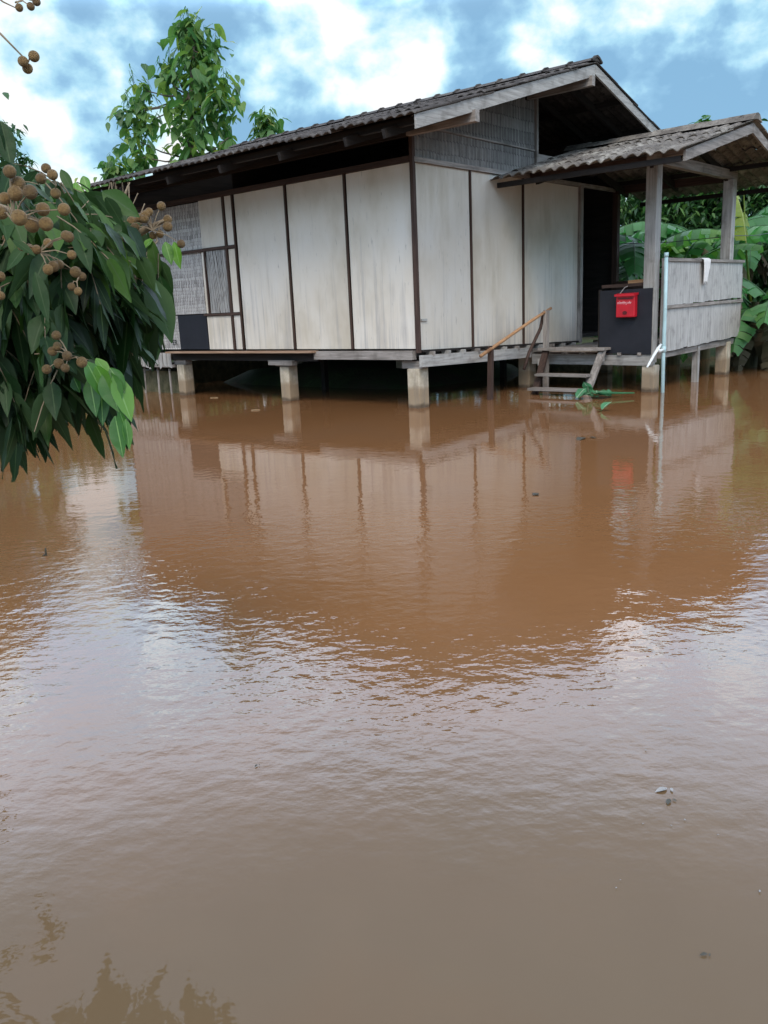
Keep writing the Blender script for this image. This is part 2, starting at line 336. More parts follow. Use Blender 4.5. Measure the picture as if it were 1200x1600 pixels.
# ------------------------------------------------------------------ geometry helpers
class MB:
    def __init__(s): s.v = []; s.f = []; s.tone = []; s.rib = []
    def add(s, vs, fs, tone=0, rib=None):
        o = len(s.v); s.v += [Vector(p) for p in vs]; s.f += [[i+o for i in f] for f in fs]
        s.tone += [tone]*len(vs); s.rib += (rib if rib else [1]*len(vs)); return s
    def box(s, a, b):
        x0, y0, z0 = a; x1, y1, z1 = b
        return s.add([(x0,y0,z0),(x1,y0,z0),(x1,y1,z0),(x0,y1,z0),(x0,y0,z1),(x1,y0,z1),(x1,y1,z1),(x0,y1,z1)],
              [(3,2,1,0),(4,5,6,7),(0,1,5,4),(1,2,6,5),(2,3,7,6),(3,0,4,7)])
    def bar(s, a, b, wd, ht, up=(0,0,1)):
        a = Vector(a); b = Vector(b); d = (b-a).normalized(); sd = d.cross(Vector(up))
        if sd.length < 1e-4: sd = d.cross(Vector((1,0,0)))
        sd.normalize(); u = sd.cross(d)
        vs = [p+sd*(i*wd/2)+u*(j*ht/2) for p in (a, b) for i, j in ((-1,-1),(1,-1),(1,1),(-1,1))]
        return s.add(vs, [(3,2,1,0),(4,5,6,7),(0,1,5,4),(1,2,6,5),(2,3,7,6),(3,0,4,7)])
    def slab(s, pts, nrm, th):
        n = Vector(nrm)*th; k = len(pts); P = [Vector(p) for p in pts]
        return s.add(P+[p+n for p in P], [list(range(k))[::-1], list(range(k, 2*k))]+[[i, (i+1) % k, k+(i+1) % k, k+i] for i in range(k)])
    def tube(s, pts, rs, n=6, cap=True):
        pts = [Vector(p) for p in pts]
        if isinstance(rs, (int, float)): rs = [rs]*len(pts)
        vs = []; ref = None
        for i, p in enumerate(pts):
            d = (pts[min(i+1, len(pts)-1)]-pts[max(i-1, 0)]).normalized()
            if ref is None: ref = d.orthogonal()
            ref = (ref-d*ref.dot(d)).normalized(); q = d.cross(ref)
            vs += [p+(ref*math.cos(2*math.pi*k/n)+q*math.sin(2*math.pi*k/n))*rs[i] for k in range(n)]
        fs = [(i*n+k, i*n+(k+1) % n, (i+1)*n+(k+1) % n, (i+1)*n+k) for i in range(len(pts)-1) for k in range(n)]
        if cap: fs += [list(range(n))[::-1], [len(vs)-n+k for k in range(n)]]
        return s.add(vs, fs)
    def leaf(s, p, d, ln, wd, up=(0,0,1), fold=.3, droop=.3, tone=.5, seg=5, shape=.8, wave=0):
        d = Vector(d).normalized(); sd = d.cross(Vector(up))
        if sd.length < .05: sd = d.cross(Vector((R.uniform(-1,1), R.uniform(-1,1), .1)))
        sd.normalize(); u = sd.cross(d); p = Vector(p)
        vs = []; rb = []
        for i in range(seg+1):
            t = i/seg; c = p+d*ln*t+Vector((0,0,-1))*droop*ln*t*t
            wv = wd/2*max(.03, math.sin(math.pi*min(1, (t*.97+.02))**shape))
            wz = wave*wd*math.sin(i*2.3+tone*20)
            vs += [c-sd*wv+u*(fold*wv+wz), c, c+sd*wv+u*(fold*wv-wz)]; rb += [1, 0, 1]
        fs = []
        for i in range(seg):
            a = i*3; fs += [(a, a+1, a+4, a+3), (a+1, a+2, a+5, a+4)]
        return s.add(vs, fs, tone, rb)
    def build(s, name, mat, parent=None, smooth=False, loc=None):
        me = bpy.data.meshes.new(name)
        o = bpy.data.objects.new(name, me); COL.objects.link(o)
        org = Vector((0,0,0))
        if parent is not None:
            o.parent = parent; pp = parent
            while pp is not None: org += pp.location; pp = pp.parent
        if loc is not None and parent is None: o.location = loc; org = Vector(loc)
        me.from_pydata([tuple(v-org) for v in s.v], [], s.f)
        me.update()
        if any(s.tone) or any(r != 1 for r in s.rib):
            for nm, arr in (('tone', s.tone), ('rib', s.rib)):
                at_ = me.attributes.new(nm, 'FLOAT', 'POINT'); at_.data.foreach_set('value', arr)
        if smooth: me.shade_smooth()
        me.materials.append(MAT[mat] if isinstance(mat, str) else mat)
        return o
def tag(o, label=None, cat=None, group=None, kind=None):
    for k, v in (('label', label), ('category', cat), ('group', group), ('kind', kind)):
        if v: o[k] = v
    return o
def thing(name, label, cat, loc=(0,0,0), group=None):
    o = bpy.data.objects.new(name, None); COL.objects.link(o); o.location = loc; o.empty_display_size = .2
    return tag(o, label, cat, group)
def box(name, mat, parent, a, b): return MB().box(a, b).build(name, mat, parent)
def bar(name, mat, parent, a, b, wd, ht, up=(0,0,1)): return MB().bar(a, b, wd, ht, up).build(name, mat, parent)
def copy_tree(o, parent=None):
    c = o.copy(); COL.objects.link(c); c.parent = parent
    for ch in list(o.children): copy_tree(ch, c)
    return c
def sstep(a, b, x):
    t = max(0, min(1, (x-a)/(b-a))); return t*t*(3-2*t)

# ------------------------------------------------------------------ ground and water
def hgt(x, y):
    b = max(sstep(8.2, 11, y+.4*math.sin(x*.9)), sstep(8.6, 10.4, x+.35*math.sin(y*1.3)))
    h = -.6+.85*b+.10*mnoise.noise(Vector((x*.5, y*.5, 0)))
    h += .95*math.exp(-((x-3.9)/2.3)**6-((y-4.4)/3.2)**6)             # earth under the house, mounded up to darken the space there
    return h
def axis(lo, hi, step, far):
    a = [lo]; 
    while a[-1] < hi: a.append(a[-1]+step)
    e = []; d = step
    x = a[-1]
    while x < far: d *= 1.5; x += d; e.append(x)
    f = []; d = step; x = lo
    while x > -far: d *= 1.5; x -= d; f.append(x)
    return f[::-1]+a+e
xs = axis(-14, 26, .5, 600); ys = axis(-12, 30, .5, 600)
g = MB(); g.add([(x, y, hgt(x, y)) for y in ys for x in xs],
      [(j*len(xs)+i, j*len(xs)+i+1, (j+1)*len(xs)+i+1, (j+1)*len(xs)+i) for j in range(len(ys)-1) for i in range(len(xs)-1)])
tag(g.build('ground', 'ground', smooth=True), kind='structure')
tag(MB().add([(-60,-60,0),(60,-60,0),(60,60,0),(-60,60,0)], [(0,1,2,3)]).build('flood_water', 'water'), kind='structure')

# ------------------------------------------------------------------ house
H = thing('stilt_house', 'old single storey house on short concrete stilts with pale board walls and a roofed porch', 'house', (0,0,0))
ZB, ZT = .805, 3.194
# --- long wall (x = 0)
def lpanel(y0, y1, z0, z1, name='wall_panel', mat='panel', x=0.0):
    return MB().slab([(x,y0,z0),(x,y0,z1),(x,y1,z1),(x,y1,z0)], (1,0,0), .012).build(name, mat, H)
for y0, y1 in ((.05,1.17),(1.23,2.37),(2.43,3.56)): lpanel(y0, y1, ZB+.005, ZT-.02)
lpanel(3.64, 3.80, 2.44, ZT-.02); lpanel(3.64, 3.80, 1.40, 2.38); lpanel(3.64, 3.80, ZB+.005, 1.35)
lpanel(3.86, 4.46, 2.44, ZT-.02); lpanel(3.86, 4.50, ZB+.005, 1.35); lpanel(4.43, 4.50, 1.40, 2.38)
lpanel(4.47, 7.2, 2.43, ZT-.03, 'bamboo_wall', 'weave_side', .01)
lpanel(4.53, 7.2, 1.40, 2.40, 'bamboo_wall', 'weave_side', .01)
lpanel(5.33, 7.2, ZB+.005, 1.385, 'bamboo_wall', 'weave_side', .01)
lpanel(4.53, 5.32, ZB+.005, 1.385, 'black_panel', 'black', .004)
for y in (1.2, 2.4, 3.6): bar('batten', 'browny' if False else 'brownz', H, (-.012, y, ZB), (-.012, y, ZT), .028, .03, (1,0,0))
bar('batten', 'brownz', H, (-.012, 3.83, ZB), (-.012, 3.83, ZT), .04, .03, (1,0,0))
bar('corner_post', 'brownz', H, (-.01, -.01, ZB-.05), (-.01, -.01, ZT+.42), .055, .055, (1,0,0))
bar('batten', 'brownz', H, (-.012, 4.40, 1.385), (-.012, 4.40, 2.40), .03, .03, (1,0,0))
bar('batten', 'browny', H, (-.014, 3.6, 2.41), (-.014, 5.6, 2.41), .03, .045)
bar('batten', 'browny', H, (-.014, 3.6, 1.375), (-.014, 4.55, 1.375), .03, .035)
bar('wall_plate', 'browny', H, (-.015, .02, ZT+.02), (-.015, 7.2, ZT+.02), .06, .07)
# lattice window: criss-cross bamboo slats over a pale backing
lw = MB().slab([(.016,3.86,1.40),(.016,3.86,2.385),(.016,4.385,2.385),(.016,4.385,1.40)], (1,0,0), .01).build('lattice_window', 'browny', H)
for sgn in (-1, 1):
    mb = MB()
    for k in range(15):
        y = 3.87+k*.036+R.uniform(-.006, .006); dy = sgn*.045+R.uniform(-.012, .012)
        ya, yb = min(4.375, max(3.868, y-dy)), min(4.375, max(3.868, y+dy))
        mb.bar((-.002-.006*sgn, ya, 1.40), (-.002-.006*sgn, yb, 2.385), .024 if sgn > 0 else .018, .006, (1,0,0))
    mb.build('lattice_slats', 'railz', lw)
# painted letters on the woven wall beside the black panel
def text(name, s, size, M4, mat, parent):
    cu = bpy.data.curves.new(name, 'FONT'); cu.body = s; cu.size = size; cu.extrude = .0015
    to = bpy.data.objects.new(name, cu); COL.objects.link(to)
    dg = bpy.context.evaluated_depsgraph_get(); me = bpy.data.meshes.new_from_object(to.evaluated_get(dg))
    bpy.data.objects.remove(to); me.transform(M4); me.materials.clear(); me.materials.append(MAT[mat])
    o = bpy.data.objects.new(name, me); COL.objects.link(o); o.parent = parent; return o
Mw = Matrix(((0,0,-1,.002),(-1,0,0,5.545),(0,1,0,.885),(0,0,0,1)))
text('painted_letters', 'ER', .13, Mw, 'letter', H)
# sill and floor edge on the long side
bar('sill_plank', 'silly', H, (-.09, 1.9, .775), (-.09, 5.55, .765), .16, .028)
bar('floor_beam', 'greyy', H, (-.02, .06, .725), (-.02, 1.95, .72), .09, .12)
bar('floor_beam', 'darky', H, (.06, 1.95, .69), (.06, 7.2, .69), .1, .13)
mb = MB(); y = 5.6
while y < 7.15:
    wd = R.uniform(.07, .12); mb.slab([(-.03,y,.50+R.uniform(-.05,.05)),(-.03,y,.75),(-.03,y+wd,.75),(-.03,y+wd,.50+R.uniform(-.05,.05))], (1,0,0), .014); y += wd+R.uniform(.012, .03)
mb.build('skirting_slats', 'palez', H)
bar('skirting_rail', 'greyy', H, (0, 5.55, .52), (0, 7.2, .52), .05, .05)
# --- gable wall (y = 0)
zb = lambda x: .79-.030*x
zt = lambda x: 3.20
def gpanel(x0, x1):
    return MB().slab([(x0,0,zb(x0)),(x1,0,zb(x1)),(x1,0,zt(x1)-.03),(x0,0,zt(x0)-.03)], (0,1,0), .012).build('wall_panel', 'panel', H)
for a in ((.04,1.25),(1.29,2.64),(2.69,4.42)): gpanel(*a)
for x, wd in ((1.27,.024),(2.665,.022)): bar('batten', 'brownz', H, (x,-.012,zb(x)), (x,-.012,3.2), wd, .03, (0,1,0))
bar('door_jamb', 'greyz', H, (4.46,-.02,.62), (4.46,-.02,3.2), .09, .07, (0,1,0))
bar('door_jamb', 'brownz', H, (5.82,-.01,.62), (5.82,-.01,3.5), .10, .10, (0,1,0))
bar('wall_plate', 'greyx', H, (0,-.015,3.205), (5.85,-.015,3.205), .05, .06)
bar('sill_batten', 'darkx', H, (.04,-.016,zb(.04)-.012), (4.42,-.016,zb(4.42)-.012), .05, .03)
# beam with joist ends under the gable wall
bar('floor_beam', 'palex', H, (-.02,-.06,.645), (2.75,-.06,.575), .07, .155)
bar('floor_beam', 'greyx', H, (2.75,-.06,.555), (4.6,-.06,.505), .07, .15)
for i in range(12):
    x = .22+i*.36; bar('joist', 'palex' if i % 3 else 'greyx', H, (x,-.10,zb(x)-.055), (x,1.2,zb(x)-.055), .05, .07)
MB().box((.07,-.022,1.17), (.19,-.004,1.20)).build('hinge', 'steel', H)
# --- upper gable
RX, RZ, SL, EX = 2.93, 4.60, .282, -1.24       # ridge x, underside z at ridge, slope, eave x
def rz(x): return RZ-SL*abs(x-RX)
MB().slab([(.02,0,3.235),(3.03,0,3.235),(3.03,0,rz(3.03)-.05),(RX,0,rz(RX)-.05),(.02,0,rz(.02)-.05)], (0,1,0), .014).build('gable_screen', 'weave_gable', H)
bar('gable_batten', 'greyz', H, (3.04,-.02,3.24), (3.04,-.02,4.5), .05, .05, (0,1,0))
bar('gable_batten', 'greyx', H, (.1,-.012,3.62), (3.0,-.012,3.60), .02, .022)
bar('tie_beam', 'greyx', H, (3.06,.03,3.50), (5.9,.03,3.50), .08, .13)
# --- floor, hidden inside walls
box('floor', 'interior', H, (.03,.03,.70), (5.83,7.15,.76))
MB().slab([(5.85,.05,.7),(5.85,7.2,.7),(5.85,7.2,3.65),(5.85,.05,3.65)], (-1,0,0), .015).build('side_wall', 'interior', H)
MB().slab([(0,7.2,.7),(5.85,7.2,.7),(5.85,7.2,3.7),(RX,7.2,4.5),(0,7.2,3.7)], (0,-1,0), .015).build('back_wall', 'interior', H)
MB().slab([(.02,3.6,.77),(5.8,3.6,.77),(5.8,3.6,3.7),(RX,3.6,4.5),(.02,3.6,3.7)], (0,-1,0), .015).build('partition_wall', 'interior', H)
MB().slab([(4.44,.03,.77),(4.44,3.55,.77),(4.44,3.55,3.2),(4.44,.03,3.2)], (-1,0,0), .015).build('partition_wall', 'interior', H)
# --- concrete stilts
def stilt(x, y, top=.56, s=.2, cap=True, rot=0):
    p = MB().box((x-s/2,y-s/2,-.8), (x+s/2,y+s/2,top)).build('concrete_stilt', 'concrete', H)
    bv = p.modifiers.new('bevel', 'BEVEL'); bv.width = .012; bv.segments = 2
    if cap: box('stilt_cap', 'greyy', p, (x-.07,y-.13,top+.001), (x+.07,y+.22,top+.10))
    return p
for i, x in enumerate((.12, 2.98, 5.75)):
    for y in (.12, 2.72, 5.42):
        stilt(x, y, .54 if i == 0 else .5, .21 if y < 1 or i else .2)
box('stilt_cap', 'greyy', H, (-.05,2.45,.565), (.06,3.0,.64))
for x, y in ((1.5, 1.2), (1.6, 3.4), (4.4, 1.5)): bar('prop', 'darkz', H, (x,y,-.6), (x,y,.66), .09, .09, (1,0,0))
# --- roofs of corrugated cement tiles
def corrugated(name, mat, x_eave, x_ridge, z_eave, z_ridge, y0, y1, rows, pitch, amp, seed, flat=0):
    rr = random.Random(seed); mb = MB(); n = int((y1-y0)/pitch*8)
    tw = pitch*3.0; jit = {}
    for r in range(rows):
        t0 = r/rows; t1 = min(1, (r+1.22)/rows)
        a = (x_eave+(x_ridge-x_eave)*t0, z_eave+(z_ridge-z_eave)*t0+.015); b = (x_eave+(x_ridge-x_eave)*t1, z_eave+(z_ridge-z_eave)*t1+.004)
        vs = []
        for i in range(n+1):
            y = y0+(y1-y0)*i/n; k = (r, int((y-y0)/tw))
            if k not in jit: jit[k] = (rr.uniform(-.012,.012), rr.uniform(-.03,.03))
            jz, jx = jit[k]; ph = y/pitch*2*math.pi; w_ = amp*math.sin(ph)+amp*.25*math.sin(2*ph+1)
            sx = 1 if x_ridge > x_eave else -1
            for (X_, Z_), e in ((a, 1), (b, 0)):
                vs.append((X_+(jx*sx if e else 0), y, Z_+w_+jz+amp)); vs.append((X_+(jx*sx if e else 0), y, Z_+w_+jz+amp-.011))
        fs = []
        for i in range(n):
            o = i*4; q = o+4
            fs += [(o, o+2, q+2, q), (o+1, q+1, q+3, o+3), (o, q, q+1, o+1), (o+2, o+3, q+3, q+2)]
        fs += [(0,1,3,2), (n*4, n*4+2, n*4+3, n*4+1)]
        mb.add(vs, fs)
    return mb.build(name, mat, H, smooth=False)
RF0, RF1 = -1.07, 6.9
rl = corrugated('roof', 'tile', EX, RX, rz(EX), RZ, RF0, RF1, 6, .145, .013, 3)
rr_ = corrugated('roof', 'tile', 7.10, RX, rz(7.10), RZ, RF0, RF1, 6, .145, .013, 4)
mb = MB()
for k in range(20):
    y = RF0+.40*k; mb.tube([(RX-.15,y,RZ+.02),(RX-.06,y,RZ+.075),(RX,y,RZ+.09),(RX+.06,y,RZ+.075),(RX+.15,y,RZ+.02)], .02, 4)
    mb.slab([(RX-.16,y,RZ+.01),(RX,y,RZ+.085),(RX+.16,y,RZ+.01),(RX,y,RZ+.03)], (0,1,0), .41)
mb.build('ridge_cap', 'tile', rl)
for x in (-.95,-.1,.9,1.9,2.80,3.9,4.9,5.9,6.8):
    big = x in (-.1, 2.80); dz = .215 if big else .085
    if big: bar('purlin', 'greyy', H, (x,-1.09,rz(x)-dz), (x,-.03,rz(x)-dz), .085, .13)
    bar('purlin', 'darky', H, (x,-.029 if big else -1.0,rz(x)-dz), (x,6.85,rz(x)-dz), .085 if big else .06, .13 if big else .08)  # same purlin goes near black indoors, shade put into the wood colour
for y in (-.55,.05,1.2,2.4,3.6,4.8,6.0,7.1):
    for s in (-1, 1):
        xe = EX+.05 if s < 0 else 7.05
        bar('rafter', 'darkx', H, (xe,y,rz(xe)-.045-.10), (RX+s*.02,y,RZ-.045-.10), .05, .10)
def rake(x0, x1, y, zf, ht, mat='palex', th=.03):
    return MB().slab([(x0,y,zf(x0)-ht),(x1,y,zf(x1)-ht),(x1,y,zf(x1)),(x0,y,zf(x0))], (0,1,0), th).build('rake_board', mat, H)
rake(EX+.03, RX, -1.045, lambda x: rz(x)-.012, .15)
rake(RX, 7.0, -1.048, lambda x: rz(x)-.012, .13)
# --- porch roof
PX, PZ, PSL, PE0, PE1 = 4.30, 3.70, .245, 1.77, 6.85
pz = lambda x: PZ-PSL*abs(x-PX)
pr = corrugated('porch_roof', 'tile_porch', PE0, PX, pz(PE0)-.0, PZ, -2.86, -.02, 5, .17, .020, 11)
corrugated('porch_roof', 'tile_porch', PE1, PX, pz(PE1), PZ, -2.86, -.02, 5, .17, .020, 12)
mb = MB()
for k in range(8):
    y = -2.88+.37*k; zz = R.uniform(0, .03)
    mb.slab([(PX-.2,y,PZ+.015),(PX-.08,y,PZ+.085+zz),(PX,y,PZ+.10+zz),(PX+.08,y,PZ+.085+zz),(PX+.2,y,PZ+.015),(PX,y,PZ+.04)], (0,1,0), .40)
mb.build('ridge_cap', 'tile_porch', pr)
rake(PE0+.12, PX, -2.82, lambda x: pz(x)-.005, .13, 'greyx')
rake(PX, 6.75, -2.823, lambda x: pz(x)-.005, .13, 'greyx')
for x in (1.9,3.02,4.24,5.6,6.7):
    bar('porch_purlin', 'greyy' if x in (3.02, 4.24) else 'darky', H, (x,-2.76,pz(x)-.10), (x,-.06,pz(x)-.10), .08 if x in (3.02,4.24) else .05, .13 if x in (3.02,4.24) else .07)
for y in (-2.0,-1.1,-.2):
    for s in (-1, 1):
        xe = PE0+.06 if s < 0 else 6.8
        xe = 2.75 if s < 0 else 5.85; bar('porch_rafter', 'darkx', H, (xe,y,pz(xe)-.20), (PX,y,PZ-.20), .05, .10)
def porch_post(x, y, top):
    p = bar('porch_post', 'palez', H, (x,y,.42), (x,y,top), .175, .165, (0,1,0))
    b = p.modifiers.new('bevel', 'BEVEL'); b.width = .01; b.segments = 2; return p
porch_post(2.86, -2.0, 3.14); porch_post(5.74, -2.03, 3.14)
bar('porch_beam', 'greyx', H, (2.70,-2.0,3.21), (5.95,-2.02,3.21), .10, .14)
bar('porch_beam', 'browny', H, (2.86,-1.90,3.17), (2.86,-.05,3.20), .09, .13)
bar('porch_beam', 'browny', H, (5.74,-1.92,3.17), (5.74,-.05,3.20), .09, .13)
stilt(2.88, -2.02, .385, .19, False); stilt(5.74, -2.05, .55, .19, False)
bar('prop', 'palez', H, (4.4,-2.1,-.6), (4.4,-2.1,.56), .08, .09, (0,1,0))
# porch floor
box('porch_floor', 'greyx', H, (2.82,-2.08,.575), (5.85,-.05,.605))
bar('porch_floor_beam', 'paley', H, (2.80,-2.10,.46), (2.80,-.10,.47), .07, .15)
for i in range(6):
    y = -.35-i*.31; bar('joist', 'greyx', H, (2.74,y,.553), (5.8,y,.553), .06, .04)
bar('porch_floor_beam', 'greyx', H, (2.95,-2.10,.52), (6.2,-2.10,.55), .06, .09)
bar('floor_bracket', 'palex', H, (6.10,-2.14,.60), (6.42,-2.10,.63), .08, .05)
# porch railing of weathered boards
z0, z1 = .57, 1.84
def planks(x0, x1, za, zb_):
    mb = MB(); x = x0
    while x < x1-.02:
        wd = min(R.uniform(.10,.17), x1-x); dz = R.uniform(-.008,.008)
        sl_ = .018*(x-2.95)
        mb.slab([(x,-2.17+R.uniform(-.003,.003),za+sl_+dz),(x+wd-.003,-2.17,za+sl_+dz),(x+wd-.003,-2.17,zb_),(x,-2.17,zb_)], (0,1,0), .016); x += wd
    return mb
planks(2.99, 6.13, z0, 1.18).build('railing_panel', 'railz', H)
planks(2.99, 6.13, 1.215, z1-.01).build('railing_panel', 'railz', H)
bar('railing_batten', 'greyx', H, (2.97,-2.183,1.20), (6.14,-2.183,1.215), .03, .045)
bar('railing_cap', 'greyx', H, (2.95,-2.15,1.855), (6.16,-2.15,1.855), .09, .045)
bar('railing_post', 'greyz', H, (6.17,-2.13,.60), (6.17,-2.13,1.66), .05, .06, (0,1,0))
bar('railing_post', 'greyz', H, (2.975,-2.14,.50), (2.975,-2.14,1.86), .05, .06, (0,1,0))
# black sheet on the stair side of the porch
MB().slab([(2.745,-2.075,.545),(2.745,-1.27,.565),(2.745,-1.27,1.465),(2.745,-2.075,1.475)], (1,0,0), .012).build('black_panel', 'black', H)
bar('railing_post', 'darkz', H, (2.79,-1.26,.58), (2.79,-1.26,1.48), .05, .05, (1,0,0))
# far side railing with a red brown board
bar('side_railing', 'browny', H, (5.76,-1.95,1.56), (5.76,-.05,1.56), .05, .16)
bar('side_railing', 'browny', H, (5.76,-1.95,1.05), (5.76,-.05,1.05), .05, .10)

# ------------------------------------------------------------------ steps with handrail
S = thing('wooden_steps', 'weathered wooden steps with an orange pole handrail leading from the water to the porch', 'steps', (2.3,-.9,0))
for k, (x, z, ya, yb) in enumerate(((2.03,.085,-1.36,-.52),(2.27,.275,-1.36,-.50),(2.62,.635,-1.46,-.36))):
    bar('tread', 'greyy', S, (x,ya,z), (x,yb,z), .20 if k < 2 else .24, .035)
bar('stringer', 'greyz', S, (2.60,-1.40,.62), (1.93,-1.34,-.35), .045, .10, (0,1,0))
bar('stringer', 'brownz', S, (2.58,-.46,.62), (1.93,-.54,-.35), .045, .10, (0,1,0))
bar('handrail_post', 'brownz', S, (1.19,-.33,-.6), (1.30,-.30,.76), .065, .065, (0,1,0))
bar('handrail_post', 'greyz', S, (2.55,-.47,-.3), (2.66,-.42,1.22), .07, .07, (0,1,0))
MB().tube([(1.02,-.31,.64),(1.7,-.34,.87),(2.3,-.38,1.08),(2.80,-.42,1.245)], [.026,.024,.024,.022], 8).build('handrail', 'orangex', S, True)
MB().tube([(2.68,-.36,1.19),(2.62,-.34,.95),(2.35,-.30,.60),(2.2,-.30,.36)], .026, 8).build('brace', 'brownx', S, True)
for dx, dy, dz in ((2.66,-1.34,.50),(2.40,-1.3,.22),(2.52,-.42,.44)): box('cleat', 'palez', S, (dx-.05,dy-.04,dz-.05), (dx+.05,dy+.04,dz+.05))

# ------------------------------------------------------------------ things hung on or leaning at the porch
mbx = thing('mailbox', 'small red plastic letterbox hanging on the black panel of the porch', 'mailbox', (2.70,-1.72,1.06))
b = MB().slab([(2.735,-1.575,1.08),(2.735,-1.86,1.08),(2.735,-1.86,1.40),(2.735,-1.575,1.40)], (-1,0,0), .10).build('body', 'red', mbx)
bm_ = b.modifiers.new('bevel', 'BEVEL'); bm_.width = .014; bm_.segments = 3
ld = MB().slab([(2.738,-1.565,1.39),(2.60,-1.565,1.375),(2.60,-1.87,1.375),(2.738,-1.87,1.39),], (0,0,1), .03).build('lid', 'red', mbx)
box('slot', 'darkred', mbx, (2.629,-1.83,1.335), (2.634,-1.61,1.355))
mb = MB()
for cx in range(13):                                   # faint line of worn lettering
    y = -1.600-cx*.0165; h = R.choice((.026,.026,.034,.040)); zz = 1.268-(.014 if h == .034 else 0)
    mb.box((2.631,y-.0045,zz), (2.635,y,zz+h)); 
    if R.random() < .75: mb.box((2.6311,y-.014,1.286), (2.6349,y-.0046,1.293))
mb.build('lettering', 'white', mbx)
mk = MB(); ring = [(2.632, -1.715+.036*math.cos(a*math.pi/8), 1.145+.026*math.sin(a*math.pi/8)) for a in range(16)]
mk.slab(ring, (-1,0,0), .003).build('keyhole_mark', 'darkred', mbx)
MB().tube([(2.70,-1.60,1.41),(2.735,-1.66,1.50),(2.745,-1.70,1.515)], .005, 5).build('hanger', 'steel', mbx)

pp = thing('water_pipe', 'tall pale blue plastic pipe standing in the water before the porch railing', 'pipe', (2.82,-2.24,0))
MB().tube([(2.84,-2.24,-.6),(2.80,-2.24,.5),(2.78,-2.25,1.2),(2.76,-2.25,1.90)], .026, 10).build('upright', 'pvc', pp, True)
MB().tube([(2.81,-2.24,.615),(2.66,-2.24,.60),(2.60,-2.24,.62)], .024, 8).build('branch', 'pvcw', pp, True)
MB().tube([(2.80,-2.24,.57),(2.80,-2.24,.66)], .034, 10).build('tee_joint', 'pvc', pp, True)
MB().tube([(2.70,-2.24,.69),(2.60,-2.235,.63),(2.48,-2.23,.545),(2.36,-2.22,.44),(2.30,-2.22,.40)], [.016,.024,.02,.018,.012], 8).build('drain_spout', 'pvcw', pp, True)
MB().tube([(2.76,-2.25,1.88),(2.76,-2.25,1.94)], .031, 10).build('end_cap', 'pvc', pp, True)

# towel hung over the railing
mb = MB(); nu, nv = 7, 12; vs = []; 
for j in range(nv+1):
    t = j/nv
    for i in range(nu+1):
        u = i/nu-.5; wd = .155*(1-.45*sstep(.2, 1, t))
        if t < .2: y = -2.09-.118*(t/.2); z = 1.884
        else: y = -2.208-.012*math.sin(i*2.2+t*3)-.01; z = 1.884-(t-.2)/.8*.36-(.03*math.sin(i*1.3) if j == nv else 0)
        vs.append((4.36+u*wd*2+.012*math.sin(t*5), y, z+.004*math.sin(i*3)))
mb.add(vs, [(j*(nu+1)+i, j*(nu+1)+i+1, (j+1)*(nu+1)+i+1, (j+1)*(nu+1)+i) for j in range(nv) for i in range(nu)])
o = mb.build('white_cloth', 'cloth', None, True, loc=(4.36,-2.15,1.85)); o.modifiers.new('thick', 'SOLIDIFY').thickness = .006
tag(o, 'white cloth draped over the porch railing cap', 'cloth')
o = MB().bar((2.99,-1.98,1.585), (3.02,-1.60,1.575), .10, .045).build('orange_plank', 'orangey', None, loc=(3.0,-1.8,1.56))
tag(o, 'short orange brown plank sticking out beside the first porch post above the black panel', 'plank')
bar('plank_ledger', 'browny', o, (3.0,-2.05,1.53), (3.0,-1.25,1.525), .12, .06) if False else None
lb = bar('side_railing', 'browny', H, (2.90,-1.93,1.535), (2.90,-1.24,1.525), .10, .045)
# clothes lines
def wire(pts, lab):
    o = MB().tube(pts, .006, 5).build('cable', 'wire', None, loc=pts[0]); return tag(o, lab, 'cable')
p0 = at_axis(965,381,1,0.0); p1 = at_axis(1120,366,1,-2.0)
wire([Vector((5.87,.0,2.3)), Vector((5.83,-1.0,2.25)), Vector((5.78,-1.93,2.26))], 'thin dark cable strung between the doorway and the farther porch post')
wire([Vector((5.84,-2.03,2.27)), Vector((7.2,-2.0,2.32)), Vector((9.6,-1.8,2.50))], 'thin cable running from the farther porch post towards the banana plants')
# white tap pipe by the bananas
tp = thing('standpipe', 'slanting white water pipe with a tap beside the banana stems', 'pipe', (8.75,-1.42,0))
MB().tube([(8.68,-1.42,-.1),(8.72,-1.42,.25),(8.80,-1.41,.52),(8.86,-1.40,.72)], [.05,.05,.045,.045], 8).build('upright', 'pvcw', tp, True)
MB().tube([(8.84,-1.41,.70),(8.98,-1.50,.68),(9.02,-1.53,.64)], .025, 8).build('tap', 'pvcw', tp, True)
# mossy footing wall under the far end of the long side
o = MB().box((.25,5.62,-.7), (.45,7.3,.40)).build('footing_screen_wall', 'mossy', None, loc=(.35,6.4,0))
tag(o, 'low mossy footing wall under the far left end of the house', 'wall')
o = MB().box((.46,7.31,-.7), (5.9,7.5,.47)).build('footing_screen_wall', 'mossy', None, loc=(3,7.4,0))  # added wall, stops daylight showing between the stilts
tag(o, 'added mossy wall keeping daylight out at the back of the space under the house', 'wall')
o = MB().box((5.92,.3,-.7), (6.08,7.5,.47)).build('footing_screen_wall', 'mossy', None, loc=(6,4,0))  # added wall, shuts out the bright water beyond the porch
tag(o, 'added mossy wall blocking daylight under the right side of the house behind the steps', 'wall')
for i, (y, h) in enumerate(((5.75,.46),(6.15,.50),(6.62,.47))):
    o = MB().tube([(.02,y,-.6),(.06+.03*i,y+.05,h)], .02, 6).build('bamboo_stick', 'greyz', None, loc=(.02,y,0))
    tag(o, 'thin upright stick in the water under the slatted skirting', 'stick', 'sticks under the skirting slats')

